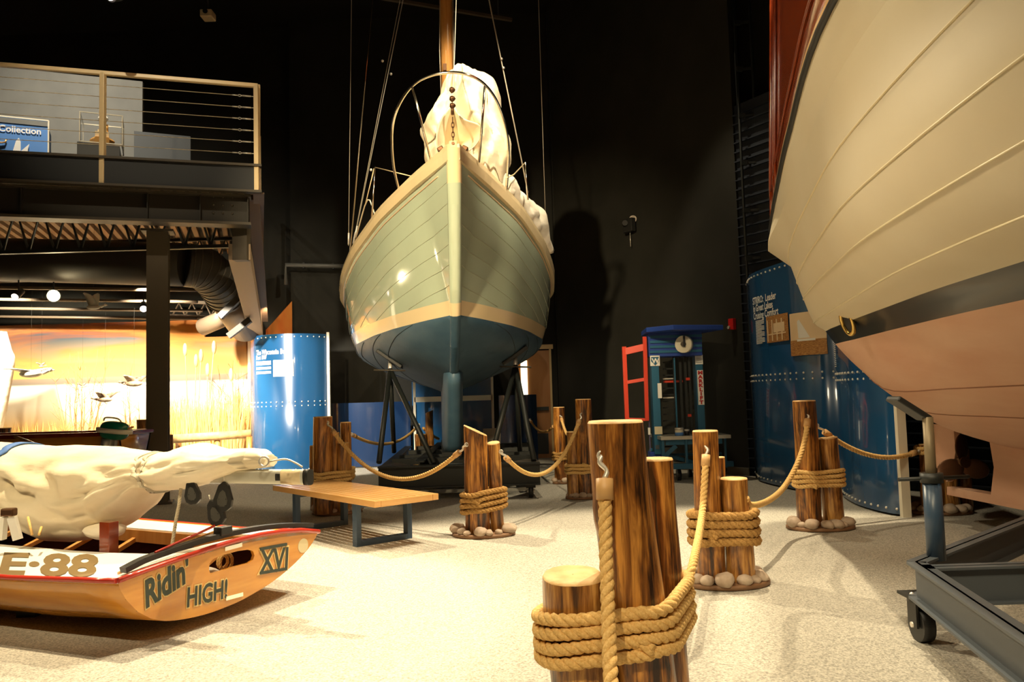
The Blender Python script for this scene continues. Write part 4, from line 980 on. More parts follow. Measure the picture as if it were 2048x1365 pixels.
# hull shell lofted forward
nu = 40
def resample(pts, n):
    P_ = [V((a, b_, 0)) for a, b_ in pts]; L = [0]
    for a, b_ in zip(P_, P_[1:]): L.append(L[-1]+(b_-a).length)
    out = []
    for i in range(n+1):
        d_ = L[-1]*i/n; k = 0
        while k < len(L)-2 and L[k+1] < d_: k += 1
        out.append(P_[k].lerp(P_[k+1], (d_-L[k])/max(1e-9, L[k+1]-L[k])))
    return out
bott = resample([(p.x, p.y) for p in smooth_path([(a, b_, 0) for a, b_ in out2], 4)], 36)
BL = 6.4
near_dir = gnd(0, 1150, .40)
def halfscale(v): return 1.0+.22*math.sin(min(1, v/BL)*math.pi)**1.0 if v < BL*.75 else 1.155*math.sqrt(max(0.02, 1-((v-BL*.75)/(BL*.26))**2))
def hullpt(p, v):
    k = halfscale(v); lift = .16*max(0, (v-3.6)/(BL-3.6))**1.6-.03*min(1, v/.8); u = SW/2+(p.x-SW/2)*k; z = ZG+(p.y-ZG)*(1+.10*math.sin(min(1, v/BL)*math.pi))*(1 if v < 4 else 1-.6*((v-4)/(BL-4))**2)+lift
    return SP(u, v, z)
vs_ = [BL*i/24 for i in range(25)]
mb = MB(); mb.loft([[hullpt(p, v) for p in bott] for v in vs_], False); mb._add([hullpt(p, BL) for p in bott], [tuple(range(len(bott)))]); ho = mb.build('hull', teak, scow)
s_ = ho.modifiers.new('thick', 'SOLIDIFY'); s_.thickness = .014; s_.offset = -1
# inner lining (dark cockpit)
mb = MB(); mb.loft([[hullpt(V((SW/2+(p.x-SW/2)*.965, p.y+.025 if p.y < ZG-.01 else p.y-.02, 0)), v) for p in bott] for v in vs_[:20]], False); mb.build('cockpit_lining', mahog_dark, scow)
def edge(side, v): return hullpt(bott[0] if side == 0 else bott[-1], v)
# deck: side decks with crown
ci = [gnd(x, y, .44) for x, y in ((300, 1107), (150, 1090), (0, 1073))]
uin = sum(((q-SL).dot(U)) for q in ci)/3; 
co = [gnd(x, y, .44) for x, y in ((475, 1068), (350, 1047), (245, 1030))]
uout = sum(((q-SL).dot(U)) for q in co)/3; vaft = max(.30, (gnd(310, 1106, .44)-SL).dot(SN))
uin = min(max(uin, .22), .5); uout = SW-.42
def crownz(u): 
    x = (u-SW/2)/(SW/2); return ZG + .055*(1-min(1, x*x))
def deckpt(u, v): 
    e0, e1 = edge(0, v), edge(1, v); u0, u1 = (e0-SL).dot(U), (e1-SL).dot(U); uu = u0+(u1-u0)*(u/SW); return SP(uu, v, e0.z+(crownz(u)-ZG))
CE = BL*.55
for nm, ua, ub, va, vb in (('side_deck', 0, uin, 0, BL), ('side_deck', uout, SW, 0, BL), ('aft_deck', uin, uout, 0, .16), ('fore_deck', uin, uout, CE, BL)):
    mb = MB(); nv = 20; nn2 = 10
    topg = [[deckpt(lerp(ua, ub, j/nn2), lerp(va, vb, i/nv)) for j in range(nn2+1)] for i in range(nv+1)]
    botg = [[p-V((0, 0, .018)) for p in r] for r in topg]
    mb.loft(topg, False); mb.loft(botg, False)
    mb.loft([topg[0], botg[0]], False, sm=False); mb.loft([topg[-1], botg[-1]], False, sm=False)
    mb.loft([[r[0] for r in topg], [r[0] for r in botg]], False, sm=False); mb.loft([[r[-1] for r in topg], [r[-1] for r in botg]], False, sm=False)
    mb.build(nm, deckwhite, scow)
for u in (uin, uout):
    mb = MB(); pts = [deckpt(u, .16+(CE-.16)*i/12)-V((0, 0, .055)) for i in range(13)]
    for a, b_ in zip(pts, pts[1:]): mb.bar(a, b_, .02, .085)
    mb.build('coaming', mahog if u == uin else spruce, scow)
for k in range(7):
    v = .45+k*.48; mb = MB(); mb.bar(deckpt(uout, v)-V((0, 0, .08)), SP(uout-.28, v-.05, ZG-.17), .035, .03); mb.build('frame_brace', spruce, scow)
mb = MB()
for side in (0, 1): mb = MB(); mb.tube([edge(side, v)+U*(-.006 if side == 0 else .006) for v in vs_], .015, 8); mb.build('rub_rail', redtrim, scow)
# traveller track on the transom deck
def crp(px, py, z_=.0): return T2(px, py)
trk = [(246, 1140), (285, 1120), (330, 1104), (380, 1087), (430, 1073), (480, 1062), (530, 1054), (580, 1050), (622, 1050)]
VT = .045
def T3(px, py, v): 
    p = hit(px, py, SL+SN*v, SN); return p
pts = [T3(x, y, VT) for x, y in trk]
mb = MB(); pp = smooth_path(pts, 3)
for a, b_ in zip(pp, pp[1:]): mb.bar(a-V((0, 0, .004)), b_-V((0, 0, .004)), .05, .03)
mb.build('traveller_track', black_m, scow)
mb = MB(); pp = smooth_path([T3(x, y, .10) for x, y in [(236, 1148), (300, 1115), (380, 1083), (440, 1060)]], 3)
for a, b_ in zip(pp, pp[1:]): mb.bar(a, b_, .012, .012)
mb.build('track_strip', spruce, scow)
q = T3(446, 1062, VT); MB().box(q, (.09, .07, .05), Matrix((U, SN, V((0, 0, 1)))).transposed()).build('traveller_car', black_m, scow, .006)
# transom furniture
for (x, y) in ((465, 1095), (467, 1194)):
    a, b_ = T2(x-16, y+4), T2(x+18, y-5); MB().poly([(a[0], a[1]-.012), (b_[0], b_[1]-.012), (b_[0], b_[1]+.012), (a[0], a[1]+.012)], [], -.006, tmap).build('rudder_hinge', chrome, scow)
a = T2(606, 1092); mb = MB(); n_ = 20; el_ = [(a[0]+.05*math.cos(2*math.pi*k/n_), a[1]+.048*math.sin(2*math.pi*k/n_)) for k in range(n_)]
mb.poly(el_, [], -.002, tmap); mb.build('round_badge', M('faded_badge', (.70, .60, .36), .5), scow)
def lettering(body, px, py, px2, py2, hpx, shear, bold, mapside=True):
    """text laid on the transom from pixel (px,py) to (px2,py2); twice: gold outline then dark face"""
    a, b_ = T2(px, py), T2(px2, py2); d_ = V((b_[0]-a[0], b_[1]-a[1])); Lw = d_.length; d_.normalize(); n_ = V((-d_.y, d_.x)); h0 = T2((px+px2)/2, (py+py2)/2); h1 = T2((px+px2)/2, (py+py2)/2-hpx); hh = h1[1]-h0[1]
    size = hh/.72; cu = bpy.data.curves.new('t', 'FONT'); cu.body = body; cu.size = size; cu.shear = shear; to = bpy.data.objects.new('t', cu); C.objects.link(to); bpy.context.view_layer.update()
    wt = to.dimensions.x; bpy.data.objects.remove(to); bpy.data.curves.remove(cu); xs = Lw/max(wt, 1e-4)
    for off, mat_, nm, bo_ in ((-.003, letter_gold, 'letter_outline', size*.075), (-.006, letter_dark, 'letter_face', bold*size)):
        text_mesh(nm, body, size, lambda x, y, z, off=off: tmap(a[0]+d_.x*x+n_.x*y, a[1]+d_.y*x+n_.y*y, off), mat_, scow, shear=shear, bold=bo_, xs=xs)
lettering("Ridin'", 289, 1217, 382, 1158, 52, .35, .035)
lettering("HIGH!", 371, 1215, 450, 1196, 38, .0, .025)
lettering("XVI", 519, 1146, 573, 1137, 44, .0, .02)
for (xa, ya, xb, yb) in ((519, 1150, 573, 1141), (519, 1102, 573, 1092)):
    a, b_ = T2(xa, ya), T2(xb, yb); MB().poly([(a[0], a[1]), (b_[0], b_[1]), (b_[0], b_[1]+.018), (a[0], a[1]+.018)], [], -.007, tmap).build('numeral_bar', letter_dark, scow)
# side number E-88 lying on the near deck
def on_deck(px, py):
    z = .44
    for _ in range(6):
        q = gnd(px, py, z); u = (q-SL).dot(U); v = (q-SL).dot(SN); e0, e1 = edge(0, max(0, v)), edge(1, max(0, v)); u0, u1 = (e0-SL).dot(U), (e1-SL).dot(U); z = e0.z+crownz((u-u0)/(u1-u0)*SW)-ZG+.004
    return V((q.x, q.y, z))
text_mesh('deck_number', 'E\u00b788', 1.0, lambda x, y, z: on_deck(-8+x*112, 1148+2.5*x-y*60), brown_num, scow, shear=.15, bold=.035)
# coil of rope and cloth seen through the slot
q = SP(T2(490, 1118)[0], .16, T2(490, 1122)[1]-.02)
mb = MB()
for k in range(2): rope_mb([q+U*.05*math.cos(u)*(1-.2*k)+V((0, 0, .05*math.sin(u)*(1-.2*k)))+SN*.03*k for u in [2*math.pi*i/20 for i in range(21)]], .011, .06, 0, mb)
mb.build('coiled_sheet', rope_m, scow)
q = SP(T2(440, 1140)[0], .14, T2(440, 1146)[1]-.03); MB().ball(q, (.10, .07, .05), 12, 8, 0, None, lambda d_: 1+.3*noise.noise(d_*2.2)).build('folded_cloth', sailwhite, scow)
# boom, furled sail, blocks
b0, b1 = at(621, 955, 4.62), at(-40, 962, 5.9)
b1.z = b0.z-.02
bd = (b1-b0).normalized(); bx_ = bd.cross(V((0, 0, 1))).normalized(); bu = bx_.cross(bd)
rb = (at(600, 940, 4.65).z-at(600, 970, 4.65).z)/2*1.0
def bring(p, w_, h_): return [p+bx_*w_*math.copysign(abs(math.cos(a))**.6, math.cos(a))+bu*h_*math.copysign(abs(math.sin(a))**.6, math.sin(a)) for a in [2*math.pi*k/20 for k in range(20)]]
MB().loft([bring(b0+bd*.03, rb*.62, rb*1.0), bring(b1, rb*.62, rb*1.0)], True, 0, True).build('boom', M('dull_aluminium_spar', (.62, .60, .50), .45, .3), scow)
MB().loft([bring(b0, rb*.66, rb*1.06), bring(b0+bd*.035, rb*.66, rb*1.06)], True, 0, True).build('boom_end_cap', black_m, scow)
q = b0+bd*.22-bx_*0+bu*.0; MB().loft([bring(b0+bd*.055, rb*.64, rb*1.03), bring(b0+bd*.20, rb*.64, rb*1.03)], True, 0, True).build('white_sleeve', cream, scow)
MB().loft([bring(b0+bd*.20, rb*.67, rb*.7), bring(b0+bd*.235, rb*.67, rb*.7)], True, 0, True).build('cheek_block', black_m, scow)
# sail bundle: top and bottom outline along the boom
topP = [(-60, 880), (0, 885), (60, 890), (110, 893), (150, 890), (230, 893), (280, 901), (312, 906), (345, 903), (375, 893), (402, 886), (425, 893), (450, 899), (500, 897), (528, 899), (541, 910)]
botP = [(-60, 985), (0, 1005), (25, 1012), (60, 1060), (110, 1082), (150, 1083), (200, 1074), (240, 1058), (275, 1020), (300, 985), (330, 982), (380, 978), (420, 968), (450, 955), (480, 942), (515, 938), (541, 934)]
NS = 150; rings = []; rnd = random.Random(5)
for i in range(NS+1):
    px = lerp(-60, 541, i/NS); pt, pb_ = interp(topP, px), interp(botP, px)
    # the point on the boom seen at this column
    best = min(((abs((b0.lerp(b1, k/300)).x/(b0.lerp(b1, k/300)).y-(ray(px, (pt+pb_)/2).x/ray(px, (pt+pb_)/2).y)), k) for k in range(301)))[1]
    c_ = b0.lerp(b1, best/300); a, b_ = at(px, pt, c_.y), at(px, pb_, c_.y); cz_ = (a.z+b_.z)/2; hz_ = (a.z-b_.z)/2
    tie = 1-.30*math.exp(-((px-318)/11)**2)-.12*math.exp(-((px-38)/16)**2)
    wdt = (.10+.16*min(1, hz_/.2))*tie*(.45 if px > 500 else 1)
    ring = []
    for j in range(64):
        th = 2*math.pi*j/64; dx_, dz_ = math.cos(th), math.sin(th)
        f_ = noise.noise(V((px*.006, th*.8+px*.004, 3))); n1 = noise.noise(V((px*.009+dz_*1.5, dz_*1.7-px*.004, dx_*.8))); n2 = noise.noise(V((px*.013-dz_*2.0, dz_*2.2+px*.007, 5+dx_))); n3 = noise.noise(V((px*.004, dz_*3.6+px*.010, 9+dx_*.6)))
        am = min(1, hz_/.22)
        k = 1+.10*f_+am*(.50*(abs(n1)-.2)-.36*(min(abs(n2), .35)-.2)+.10*(abs(n3)-.15))
        kz = 1+.03*f_
        ring.append(V((c_.x, c_.y, cz_))+bx_*wdt*dx_*k+V((0, 0, hz_*dz_*kz))+bd*.03*noise.noise(V((th*2, px*.02, 9))))
    rings.append(ring)
MB().loft(rings, True, 0, True).build('furled_sail', sailcloth, scow)
# ties
def band(px, w_, mat_, nm, tilt=0.0, grow=1.05):
    i = int((px+60)/601*NS); k = max(1, int(w_/601*NS)); rr = []
    for m_ in (-1, 0, 1):
        r0_ = []
        for j, p in enumerate(rings[i]):
            s_ = (p.z-min(q.z for q in rings[i]))/(max(q.z for q in rings[i])-min(q.z for q in rings[i]))
            ii = min(NS, max(0, int(round(i+m_*k/2+tilt*(s_-.5))))); c_ = sum(rings[ii], V())/64; r0_.append(c_+(rings[ii][j]-c_)*grow)
        rr.append(r0_)
    mb = MB(); mb.loft(rr, True); o = mb.build(nm, mat_, scow); o.modifiers.new('thick', 'SOLIDIFY').thickness = .008; return o
band(38, 17, strap_b, 'blue_sail_tie', 6)
band(313, 8, M('cord_tie', (.62, .55, .42), .8), 'cord_sail_tie', -3); band(322, 7, M('cord_tie_grey', (.48, .44, .34), .8), 'cord_sail_tie', -3)
# second small fold of sail cloth inside the cockpit
q = at(212, 1062, 5.15); MB().ball(q, (.13, .12, .05), 18, 12, 0, None, lambda d_: 1+.2*noise.noise(d_*1.5)).build('cloth_fold', sailwhite, scow)
q = at(536, 922, 4.72)
MB().tube([q+bx_*0+U*0+V((.0, -.07, 0))+bd*0+V((.028*math.cos(u), 0, .028*math.sin(u))) for u in [2*math.pi*k/16 for k in range(16)]], .008, 8, closed=True).build('clew_ring', steel, scow)
MB().tube(smooth_path([q+V((.03, -.07, 0)), at(570, 919, 4.65), at(590, 926, 4.62), at(605, 935, 4.62)], 5), .006, 6).build('outhaul_line', wire_m, scow)
def block(px, py, Y_, sc=1.0, ang=0):
    p = at(px, py, Y_); R_ = Matrix.Rotation(ang, 3, 'Y'); mb = MB()
    sh = [(0, .062), (.020, .045), (.038, -.012), (.034, -.042), (.015, -.058), (-.015, -.058), (-.034, -.042), (-.038, -.012), (-.020, .045)]
    f_ = lambda a, b_, w_: p+R_ @ V((a*sc, w_, b_*sc)); mb.poly(sh, [], .034, lambda a, b_, w_: f_(a, b_, w_-.017)); o = mb.build('pulley_block', black_m, scow, .004)
    MB().poly([(a*.55, b_*.55-.006) for a, b_ in sh], [], .002, lambda a, b_, w_: f_(a, b_, w_-.0195)).build('cheek_plate', M('grey_cheek', (.07, .068, .06), .45, .2), o)
    mb = MB()
    for a, b_ in ((-.012, .022), (.012, .022), (-.014, -.008), (.014, -.008), (-.012, -.034), (.012, -.034)): mb.ball(f_(a, b_, -.020), .0028, 6, 4)
    mb.build('rivets', black_m, o)
    MB().tube([f_(0, .06, 0), f_(0, .085, 0)], .006, 6).build('shackle', steel, o); return p
for (x, y, sc_, an) in ((447, 994, 1.5, .05), (431, 1026, 1.35, -.35), (385, 985, 1.25, -.15)): block(x, y, 4.86, sc_, an)
MB().tube([at(447, 962, 4.86), at(446, 975, 4.86)], .008, 6).build('boom_bail', steel, scow)
MB().tube([at(436, 1034, 4.86), at(440, 1050, 4.86)], .008, 6).build('traveller_shackle', steel, scow)
MB().tube([at(430, 1052, 4.84), at(400, 1066, 4.8), at(310, 1106, 4.5)], .008, 6).build('traveller_line', redtrim, scow)
rope_mb([at(362, 975, 4.95), at(358, 1010, 4.93), at(352, 1040, 4.9), at(344, 1092, 4.85)], .011, .05).build('main_sheet', M('speckled_line', (.55, .48, .34), .8), scow)
# centreboard bracket, mast step bits
MB().box(at(218, 1070, 5.0)-V((0, 0, .10)), (.07, .09, .36), Matrix((U, SN, V((0, 0, 1)))).transposed()).build('centreboard_post', mahog, scow, .004)
mb = MB(); q = at(18, 1025, 5.1); mb.box(q, (.08, .06, .05)); mb.build('winch_bracket', bronze, scow, .01)
mb = MB(); mb.bar(at(8, 1035, 5.1), at(4, 1080, 5.1), .03, .05); mb.bar(at(24, 1035, 5.1), at(36, 1080, 5.1), .03, .05); mb.build('bracket_legs', deckwhite, scow)
for (a_, b_) in (((56, 1035), (64, 1070)), ((83, 1055), (78, 1070))): MB().tube([at(*a_, 5.1), at(*b_, 5.0)], .008, 6).build('control_line', rope_m, scow)
mb = MB()
for v in (1.3, 3.2):
    mb = MB()
    for u in (.35, SW-.35): mb.box(SP(u, v, .07), (.12, .08, .14)); 
    mb.bar(SP(.25, v, .165), SP(SW-.25, v, .165), .08, .05); mb.build('boat_chock', darksteel, scow)

# ------------------------------------------------------------------ sloop on its cradle, bow towards the viewer
BX = at(907, 297, 8.7)
AXS = (at(895, 600, 12.4).x - BX.x)/(12.4-8.7)
def ax(Y): return BX.x + AXS*(Y-8.7)
Tdeck = [(8.68, .035), (8.9, .15), (9.5, .44), (10.3, .90), (11.3, 1.35), (12.0, 1.58), (12.7, 1.68), (13.5, 1.66), (14.5, 1.40), (15.3, 1.0)]
Tzd = [(8.68, BX.z-.02), (9.5, BX.z-.12), (10.3, BX.z-.32), (11.3, BX.z-.62), (12.0, BX.z-.86), (12.6, BX.z-1.02), (13.5, BX.z-1.12), (15.3, BX.z-1.1)]
Tbw = [(9.40, .03), (9.75, .32), (10.4, .76), (11.05, 1.08), (12, 1.41), (13, 1.50), (14.5, 1.2), (15.3, .7)]
Tzw = [(9.40, 2.27), (12, 2.13), (15.5, 2.10)]
Tzr = [(8.68, BX.z-.15), (8.80, 3.45), (9.0, 2.98), (9.22, 2.55), (9.40, 2.27), (9.8, 1.93), (10.3, 1.62), (11, 1.44), (12, 1.34), (13.5, 1.36), (14.6, 1.6), (15.3, 2.05)]
def smooth_tab(tab, x, h=.16): return (interp(tab, x-h)+2*interp(tab, x)+interp(tab, x+h))/4
def hb(Y, z):
    zr, zw, bd_, zd = interp(Tzr, Y), interp(Tzw, Y), smooth_tab(Tdeck, Y), smooth_tab(Tzd, Y)
    if zr >= zw-.001: zl, bl = zr, .035
    else: zl, bl = zw, max(.035, smooth_tab(Tbw, Y, .08))
    if z >= zl:
        u = max(0, min(1, (z-zl)/max(1e-4, zd-zl))); p_ = lerp(.95, .62, min(1, max(0, (Y-9.4)/2.6))); return bl+(bd_-bl)*u**p_
    u = max(0, min(1, (zl-z)/max(1e-4, zl-zr))); return .035+(bl-.035)*max(0, math.cos(math.pi/2*u))**1.15
def zrows(Y):
    zr, zw, zd = interp(Tzr, Y), interp(Tzw, Y), smooth_tab(Tzd, Y); zb_ = zw+.17
    r_ = [zd, zd-.05]; r_ += [lerp(zd-.05, max(zb_, zr), i/12) for i in range(1, 13)]; r_ += [max(zw, zr)]; r_ += [lerp(max(zw, zr), zr, i/12) for i in range(1, 13)]
    return r_
Ys = [8.68, 8.74, 8.8, 8.9, 9.0, 9.11, 9.22, 9.31, 9.40, 9.5, 9.62, 9.75] + [9.9+.18*i for i in range(31)]
sloop = thing('sloop', 'pale green and blue wooden sloop with its bow facing the viewer, propped on a cradle', 'sailboat', V((ax(12), 12, .5)))
def side_grid(sg): return [[V((ax(Y)+sg*hb(Y, z), Y, z)) for z in zrows(Y)] for Y in Ys]
GR = {sg: side_grid(sg) for sg in (-1, 1)}
mb = MB(); nrow = len(zrows(9))
for sg in (-1, 1):
    g = GR[sg]
    for (r0_, r1_, mi) in ((0, 13, 0), (13, 14, 1), (14, nrow-1, 2)):
        mb.loft([row[r0_:r1_+1] for row in g], False, mi)
lastL, lastR = GR[-1][-1], GR[1][-1]; mb.loft([lastL, lastR], False, 0)
mb.build('hull', [sage, cream, bottom_blue], sloop, fixn=True)
# deck
mb = MB(); mb.loft([[GR[-1][i][0]+V((.0, 0, -.02)), V((ax(Ys[i]), Ys[i], GR[-1][i][0].z+.04)), GR[1][i][0]+V((0, 0, -.02))] for i in range(len(Ys))], False); mb.build('deck', deck_tan, sloop)
# toe rails, cove line, plank seams
for sg in (-1, 1):
    pth = [GR[sg][i][0] for i in range(len(Ys))]
    mb = MB()
    rg = []
    for i, p in enumerate(pth):
        o_ = V((sg, -.25, 0)).normalized(); k_ = min(1, .35+i*.08)
        rg.append([p+o_*.035*k_+V((0, 0, -.11)), p+o_*.045*k_+V((0, 0, .0)), p+o_*.03*k_+V((0, 0, .07)), p-o_*.02+V((0, 0, .07)), p-o_*.02+V((0, 0, -.11))])
    mb.loft(rg, True, 0, True, sm=False); mb.build('toe_rail', cream, sloop)
    mb = MB(); mb.tube([V((ax(Y)+sg*(hb(Y, smooth_tab(Tzd, Y)-.17)+.004), Y-.003, smooth_tab(Tzd, Y)-.17)) for Y in Ys if Y > 8.95], .008, 6); mb.build('cove_line', M('cove_line', (.72, .50, .30), .3), sloop)
    topm, botm = MB(), MB()
    D_ = lambda Y: smooth_tab(Tzd, 8.7)-smooth_tab(Tzd, Y)
    for zs in (3.72, 3.50, 3.28, 3.06, 2.84, 2.62, 2.40, 2.12, 1.92, 1.74):
        Y0 = next(8.69+.01*k for k in range(400) if interp(Tzr, 8.69+.01*k) <= zs); run, cur = [], None
        for k in range(0, 60):
            Y = Y0+.02+.07*k; z = zs-(D_(Y)-D_(Y0))*1.12
            if Y > 13.2 or z < interp(Tzr, Y)+.02: break
            zw = interp(Tzw, Y); st = 0 if z > zw+.18 else 1 if z < zw-.01 else 2
            if st != cur:
                if len(run) > 1 and cur != 2: (topm if cur == 0 else botm).tube(run, .0034 if cur == 0 else .0045, 4)
                run, cur = [], st
            run.append(V((ax(Y)+sg*(hb(Y, z)+.001), Y-.002, z)))
        if len(run) > 1 and cur != 2: (topm if cur == 0 else botm).tube(run, .0034 if cur == 0 else .0045, 4)
    topm.build('topside_seams', seam_lite, sloop); botm.build('bottom_seams', seam_dark, sloop)
# stem bar
sp = [(Y, interp(Tzr, Y)) for Y in (8.68, 8.74, 8.8, 8.9, 9.0, 9.11, 9.22, 9.31, 9.40, 9.5, 9.62, 9.8, 10.0, 10.3, 10.55)]; sp[0] = (8.68, BX.z+.0)
mb = MB(); rg = []; ms = []
for i, (Y, z) in enumerate(sp):
    a = V((0, sp[min(i+1, len(sp)-1)][0]-sp[max(i-1, 0)][0], sp[min(i+1, len(sp)-1)][1]-sp[max(i-1, 0)][1])).normalized(); n_ = V((0, a.z, -a.y)); n_ = -n_ if n_.y > 0 else n_
    wq = lerp(.085, .055, i/len(sp)); c_ = V((ax(Y), Y, z)); rg.append([c_+V((-wq, .05, .0)), c_+V((-wq*.8, 0, 0))+n_*.02, c_+V((-wq*.3, 0, 0))+n_*.035, c_+V((wq*.3, 0, 0))+n_*.035, c_+V((wq*.8, 0, 0))+n_*.02, c_+V((wq, .05, 0))])
    ms.append(1 if z > BX.z-.28 else 0 if z > interp(Tzw, Y)+.18 else 1 if z > interp(Tzw, Y)+.01 else 2)
for i in range(len(rg)-1): mb.loft([rg[i], rg[i+1]], False, ms[i])
mb._add(rg[0]+[], [tuple(range(6))], 1); mb.build('stem', [sage, cream, bottom_blue], sloop)
# keel fin
kp = [(9.9, 1.95), (10.25, 1.62), (10.5, 1.30), (10.72, .95), (10.92, .62), (11.05, .56), (14.0, .56), (14.25, 1.5), (12, 1.5), (10.6, 1.6)]
mb = MB(); rg = []
for zq in (1.62, 1.45, 1.25, 1.0, .8, .64, .56):
    yf = interp([(.56, 10.98), (.62, 10.92), (.95, 10.72), (1.30, 10.5), (1.62, 10.25)], zq); ya = interp([(.56, 14.0), (1.6, 14.3)], zq); ring = []
    for k in range(24):
        u = k/23; yy = lerp(yf, ya, u**1.6); tk = .13*min(1, .10+math.sqrt(max(0, u))*2.0)*(1 if u < .7 else (1-u)/.3+.02); ring.append(V((ax(yy)-tk, yy, zq)))
    for k in range(23, -1, -1): q = ring[k]; ring.append(V((2*ax(q.y)-q.x, q.y, zq)))
    rg.append(ring)
mb.loft(rg, True, 0, True); mb.build('keel', bottom_blue, sloop)
# stemhead and forestay
q = V((ax(8.72), 8.70, BX.z)); MB().box(q+V((0, .03, .04)), (.10, .10, .10)).build('stemhead_fitting', cream, sloop, .02)
MB().cyl(q+V((0, -.03, .05)), q+V((0, .0, .05)), .018, n=14).build('fitting_eye', bronze, sloop)
for i in range(5):
    z = q.z+.10+i*.055; c_ = q+V((0, .0, z-q.z)); a = i % 2; MB().tube([c_+V(((.014*math.cos(u)) if a else 0, 0 if a else .014*math.cos(u), .034*math.sin(u))) for u in [2*math.pi*k/14 for k in range(14)]], .006, 6, closed=True).build('chain_link', bronze, sloop)
MB().tube([q+V((0, 0, .38)), q+V((0, 0, .50))], .016, 8).build('turnbuckle', bronze, sloop)
for k in (.48, .56, .66): MB().ball(q+V((.0, -.01, k)), (.035, .03, .028), 10, 6, 0, None, lambda d_: 1+.4*noise.noise(d_*3+V((k, 0, 0)))).build('shackle', bronze, sloop)
MB().tube([q+V((0, 0, .5)), q+V((0, .6, 1.3)), q+V((0, 3.0, 5.2))], .005, 6).build('forestay', wire_m, sloop)
for sg in (-1, 1): MB().box(GR[sg][3][0]+V((sg*-.01, 0, .10)), (.07, .10, .05), Matrix.Rotation(.5*sg, 3, 'Y')).build('bow_chock', bronze, sloop, .01)
# pulpit
pl_ = [(799, 384, 9.9), (787, 330, 9.6), (784, 262, 9.2), (796, 214, 9.0), (824, 172, 8.75), (862, 151, 8.62), (908, 145, 8.58), (944, 153, 8.62), (970, 170, 8.75), (992, 200, 8.95), (1009, 245, 9.2), (1017, 300, 9.6), (1013, 378, 9.9)]
MB().tube(smooth_path([at(*p) for p in pl_], 8), .017, 10).build('pulpit_hoop', chrome, sloop)
MB().tube([at(824, 172, 8.75), at(863, 325, 9.1)], .014, 8).build('pulpit_leg', chrome, sloop)
MB().tube([at(970, 170, 8.75), at(958, 325, 9.1)], .014, 8).build('pulpit_leg', chrome, sloop)
# mast and rigging
mY = 11.6; m0, m1 = at(897, 245, mY), at(890, -60, mY); md = (m1-m0).normalized()
MB().tube([V((m0.x, mY, 3.2)), m1, m1+md*1.2], .098, 20).build('mast', spruce, sloop)
MB().tube([at(908, 180, mY-.1), at(905, -60, mY-.1)], .008, 6).build('halyard', wire_m, sloop)
MB().tube([at(882, 190, mY-.08), at(879, 100, mY-.08), at(880, -60, mY-.08)], .006, 6).build('halyard', wire_m, sloop)
MB().box(at(890, 135, mY-.1), (.05, .05, .10)).build('mast_cleat', bronze, sloop)
def stay(x0, y0, x1, y1, Y0, Y1, r_, label_mat=wire_m, screw=True):
    a_, b_ = at(x0, y0, Y0), at(x1, y1, Y1); MB().tube([a_, b_, b_+(b_-a_)*.18], r_, 6).build('shroud', label_mat, sloop)
    if screw:
        d_ = (b_-a_).normalized(); MB().cyl(a_+d_*.02, a_+d_*.20, .014, n=8).build('rigging_screw', steel, sloop)
stay(697, 492, 703, 0, 12.25, 12.2, .005); stay(700, 505, 745, 0, 12.3, 12.1, .013, chrome, False); stay(709, 478, 806, 0, 12.0, 11.8, .007, alu); stay(706, 490, 800, 0, 12.15, 11.9, .005)
stay(1056, 385, 978, 0, 11.4, 11.6, .010, wire_m, False); stay(1092, 470, 1077, 0, 12.3, 12.2, .005, wire_m, False)
for (x, y, Y_) in ((765, 122, 11.9), (782, 148, 11.9), (1003, 118, 11.5), (1007, 136, 11.5), (742, 340, 12)): MB().ball(at(x, y, Y_), .022, 8, 6).build('rigging_ball', steel, sloop)
# lifelines
MB().tube([at(750, 333, 10.9), at(743, 442, 10.95)], .014, 8).build('stanchion', chrome, sloop); MB().tube([at(1050, 325, 10.9), at(1056, 400, 10.95)], .014, 8).build('stanchion', chrome, sloop)
MB().tube([at(750, 335, 10.9), at(832, 355, 9.8)], .007, 6).build('lifeline', cream, sloop); MB().tube([at(1050, 326, 10.9), at(1027, 350, 10.2), at(1012, 356, 9.7)], .009, 6).build('lifeline', cream, sloop)
MB().tube(smooth_path([at(712, 475, 12), at(735, 400, 11.6), at(750, 430, 11.5), at(762, 440, 11.4)], 4), .010, 6).build('white_line', edge_white, sloop)
MB().tube([at(748, 338, 10.9), at(733, 400, 11.5), at(706, 500, 12.2)], .007, 6).build('lifeline', cream, sloop)
# cabin trunk
cz_ = at(836, 342, 10.6).z
mb = MB(); rg = []
for Y, w_ in ((10.5, .45), (11.0, .72), (12.0, .95), (13.5, .95)):
    zb_ = smooth_tab(Tzd, Y)-.05; rg.append([V((ax(Y)-w_, Y, zb_)), V((ax(Y)-w_*.94, Y, max(zb_+.3, 3.72))), V((ax(Y), Y, max(zb_+.36, 3.80))), V((ax(Y)+w_*.94, Y, max(zb_+.3, 3.72))), V((ax(Y)+w_, Y, zb_))])
mb.loft(rg, False, 0, sm=False); mb._add(rg[0], [(0, 1, 2, 3, 4)], 0, False); mb._add(rg[-1], [(0, 1, 2, 3, 4)], 0, False); mb.build('cabin_trunk', cream, sloop)
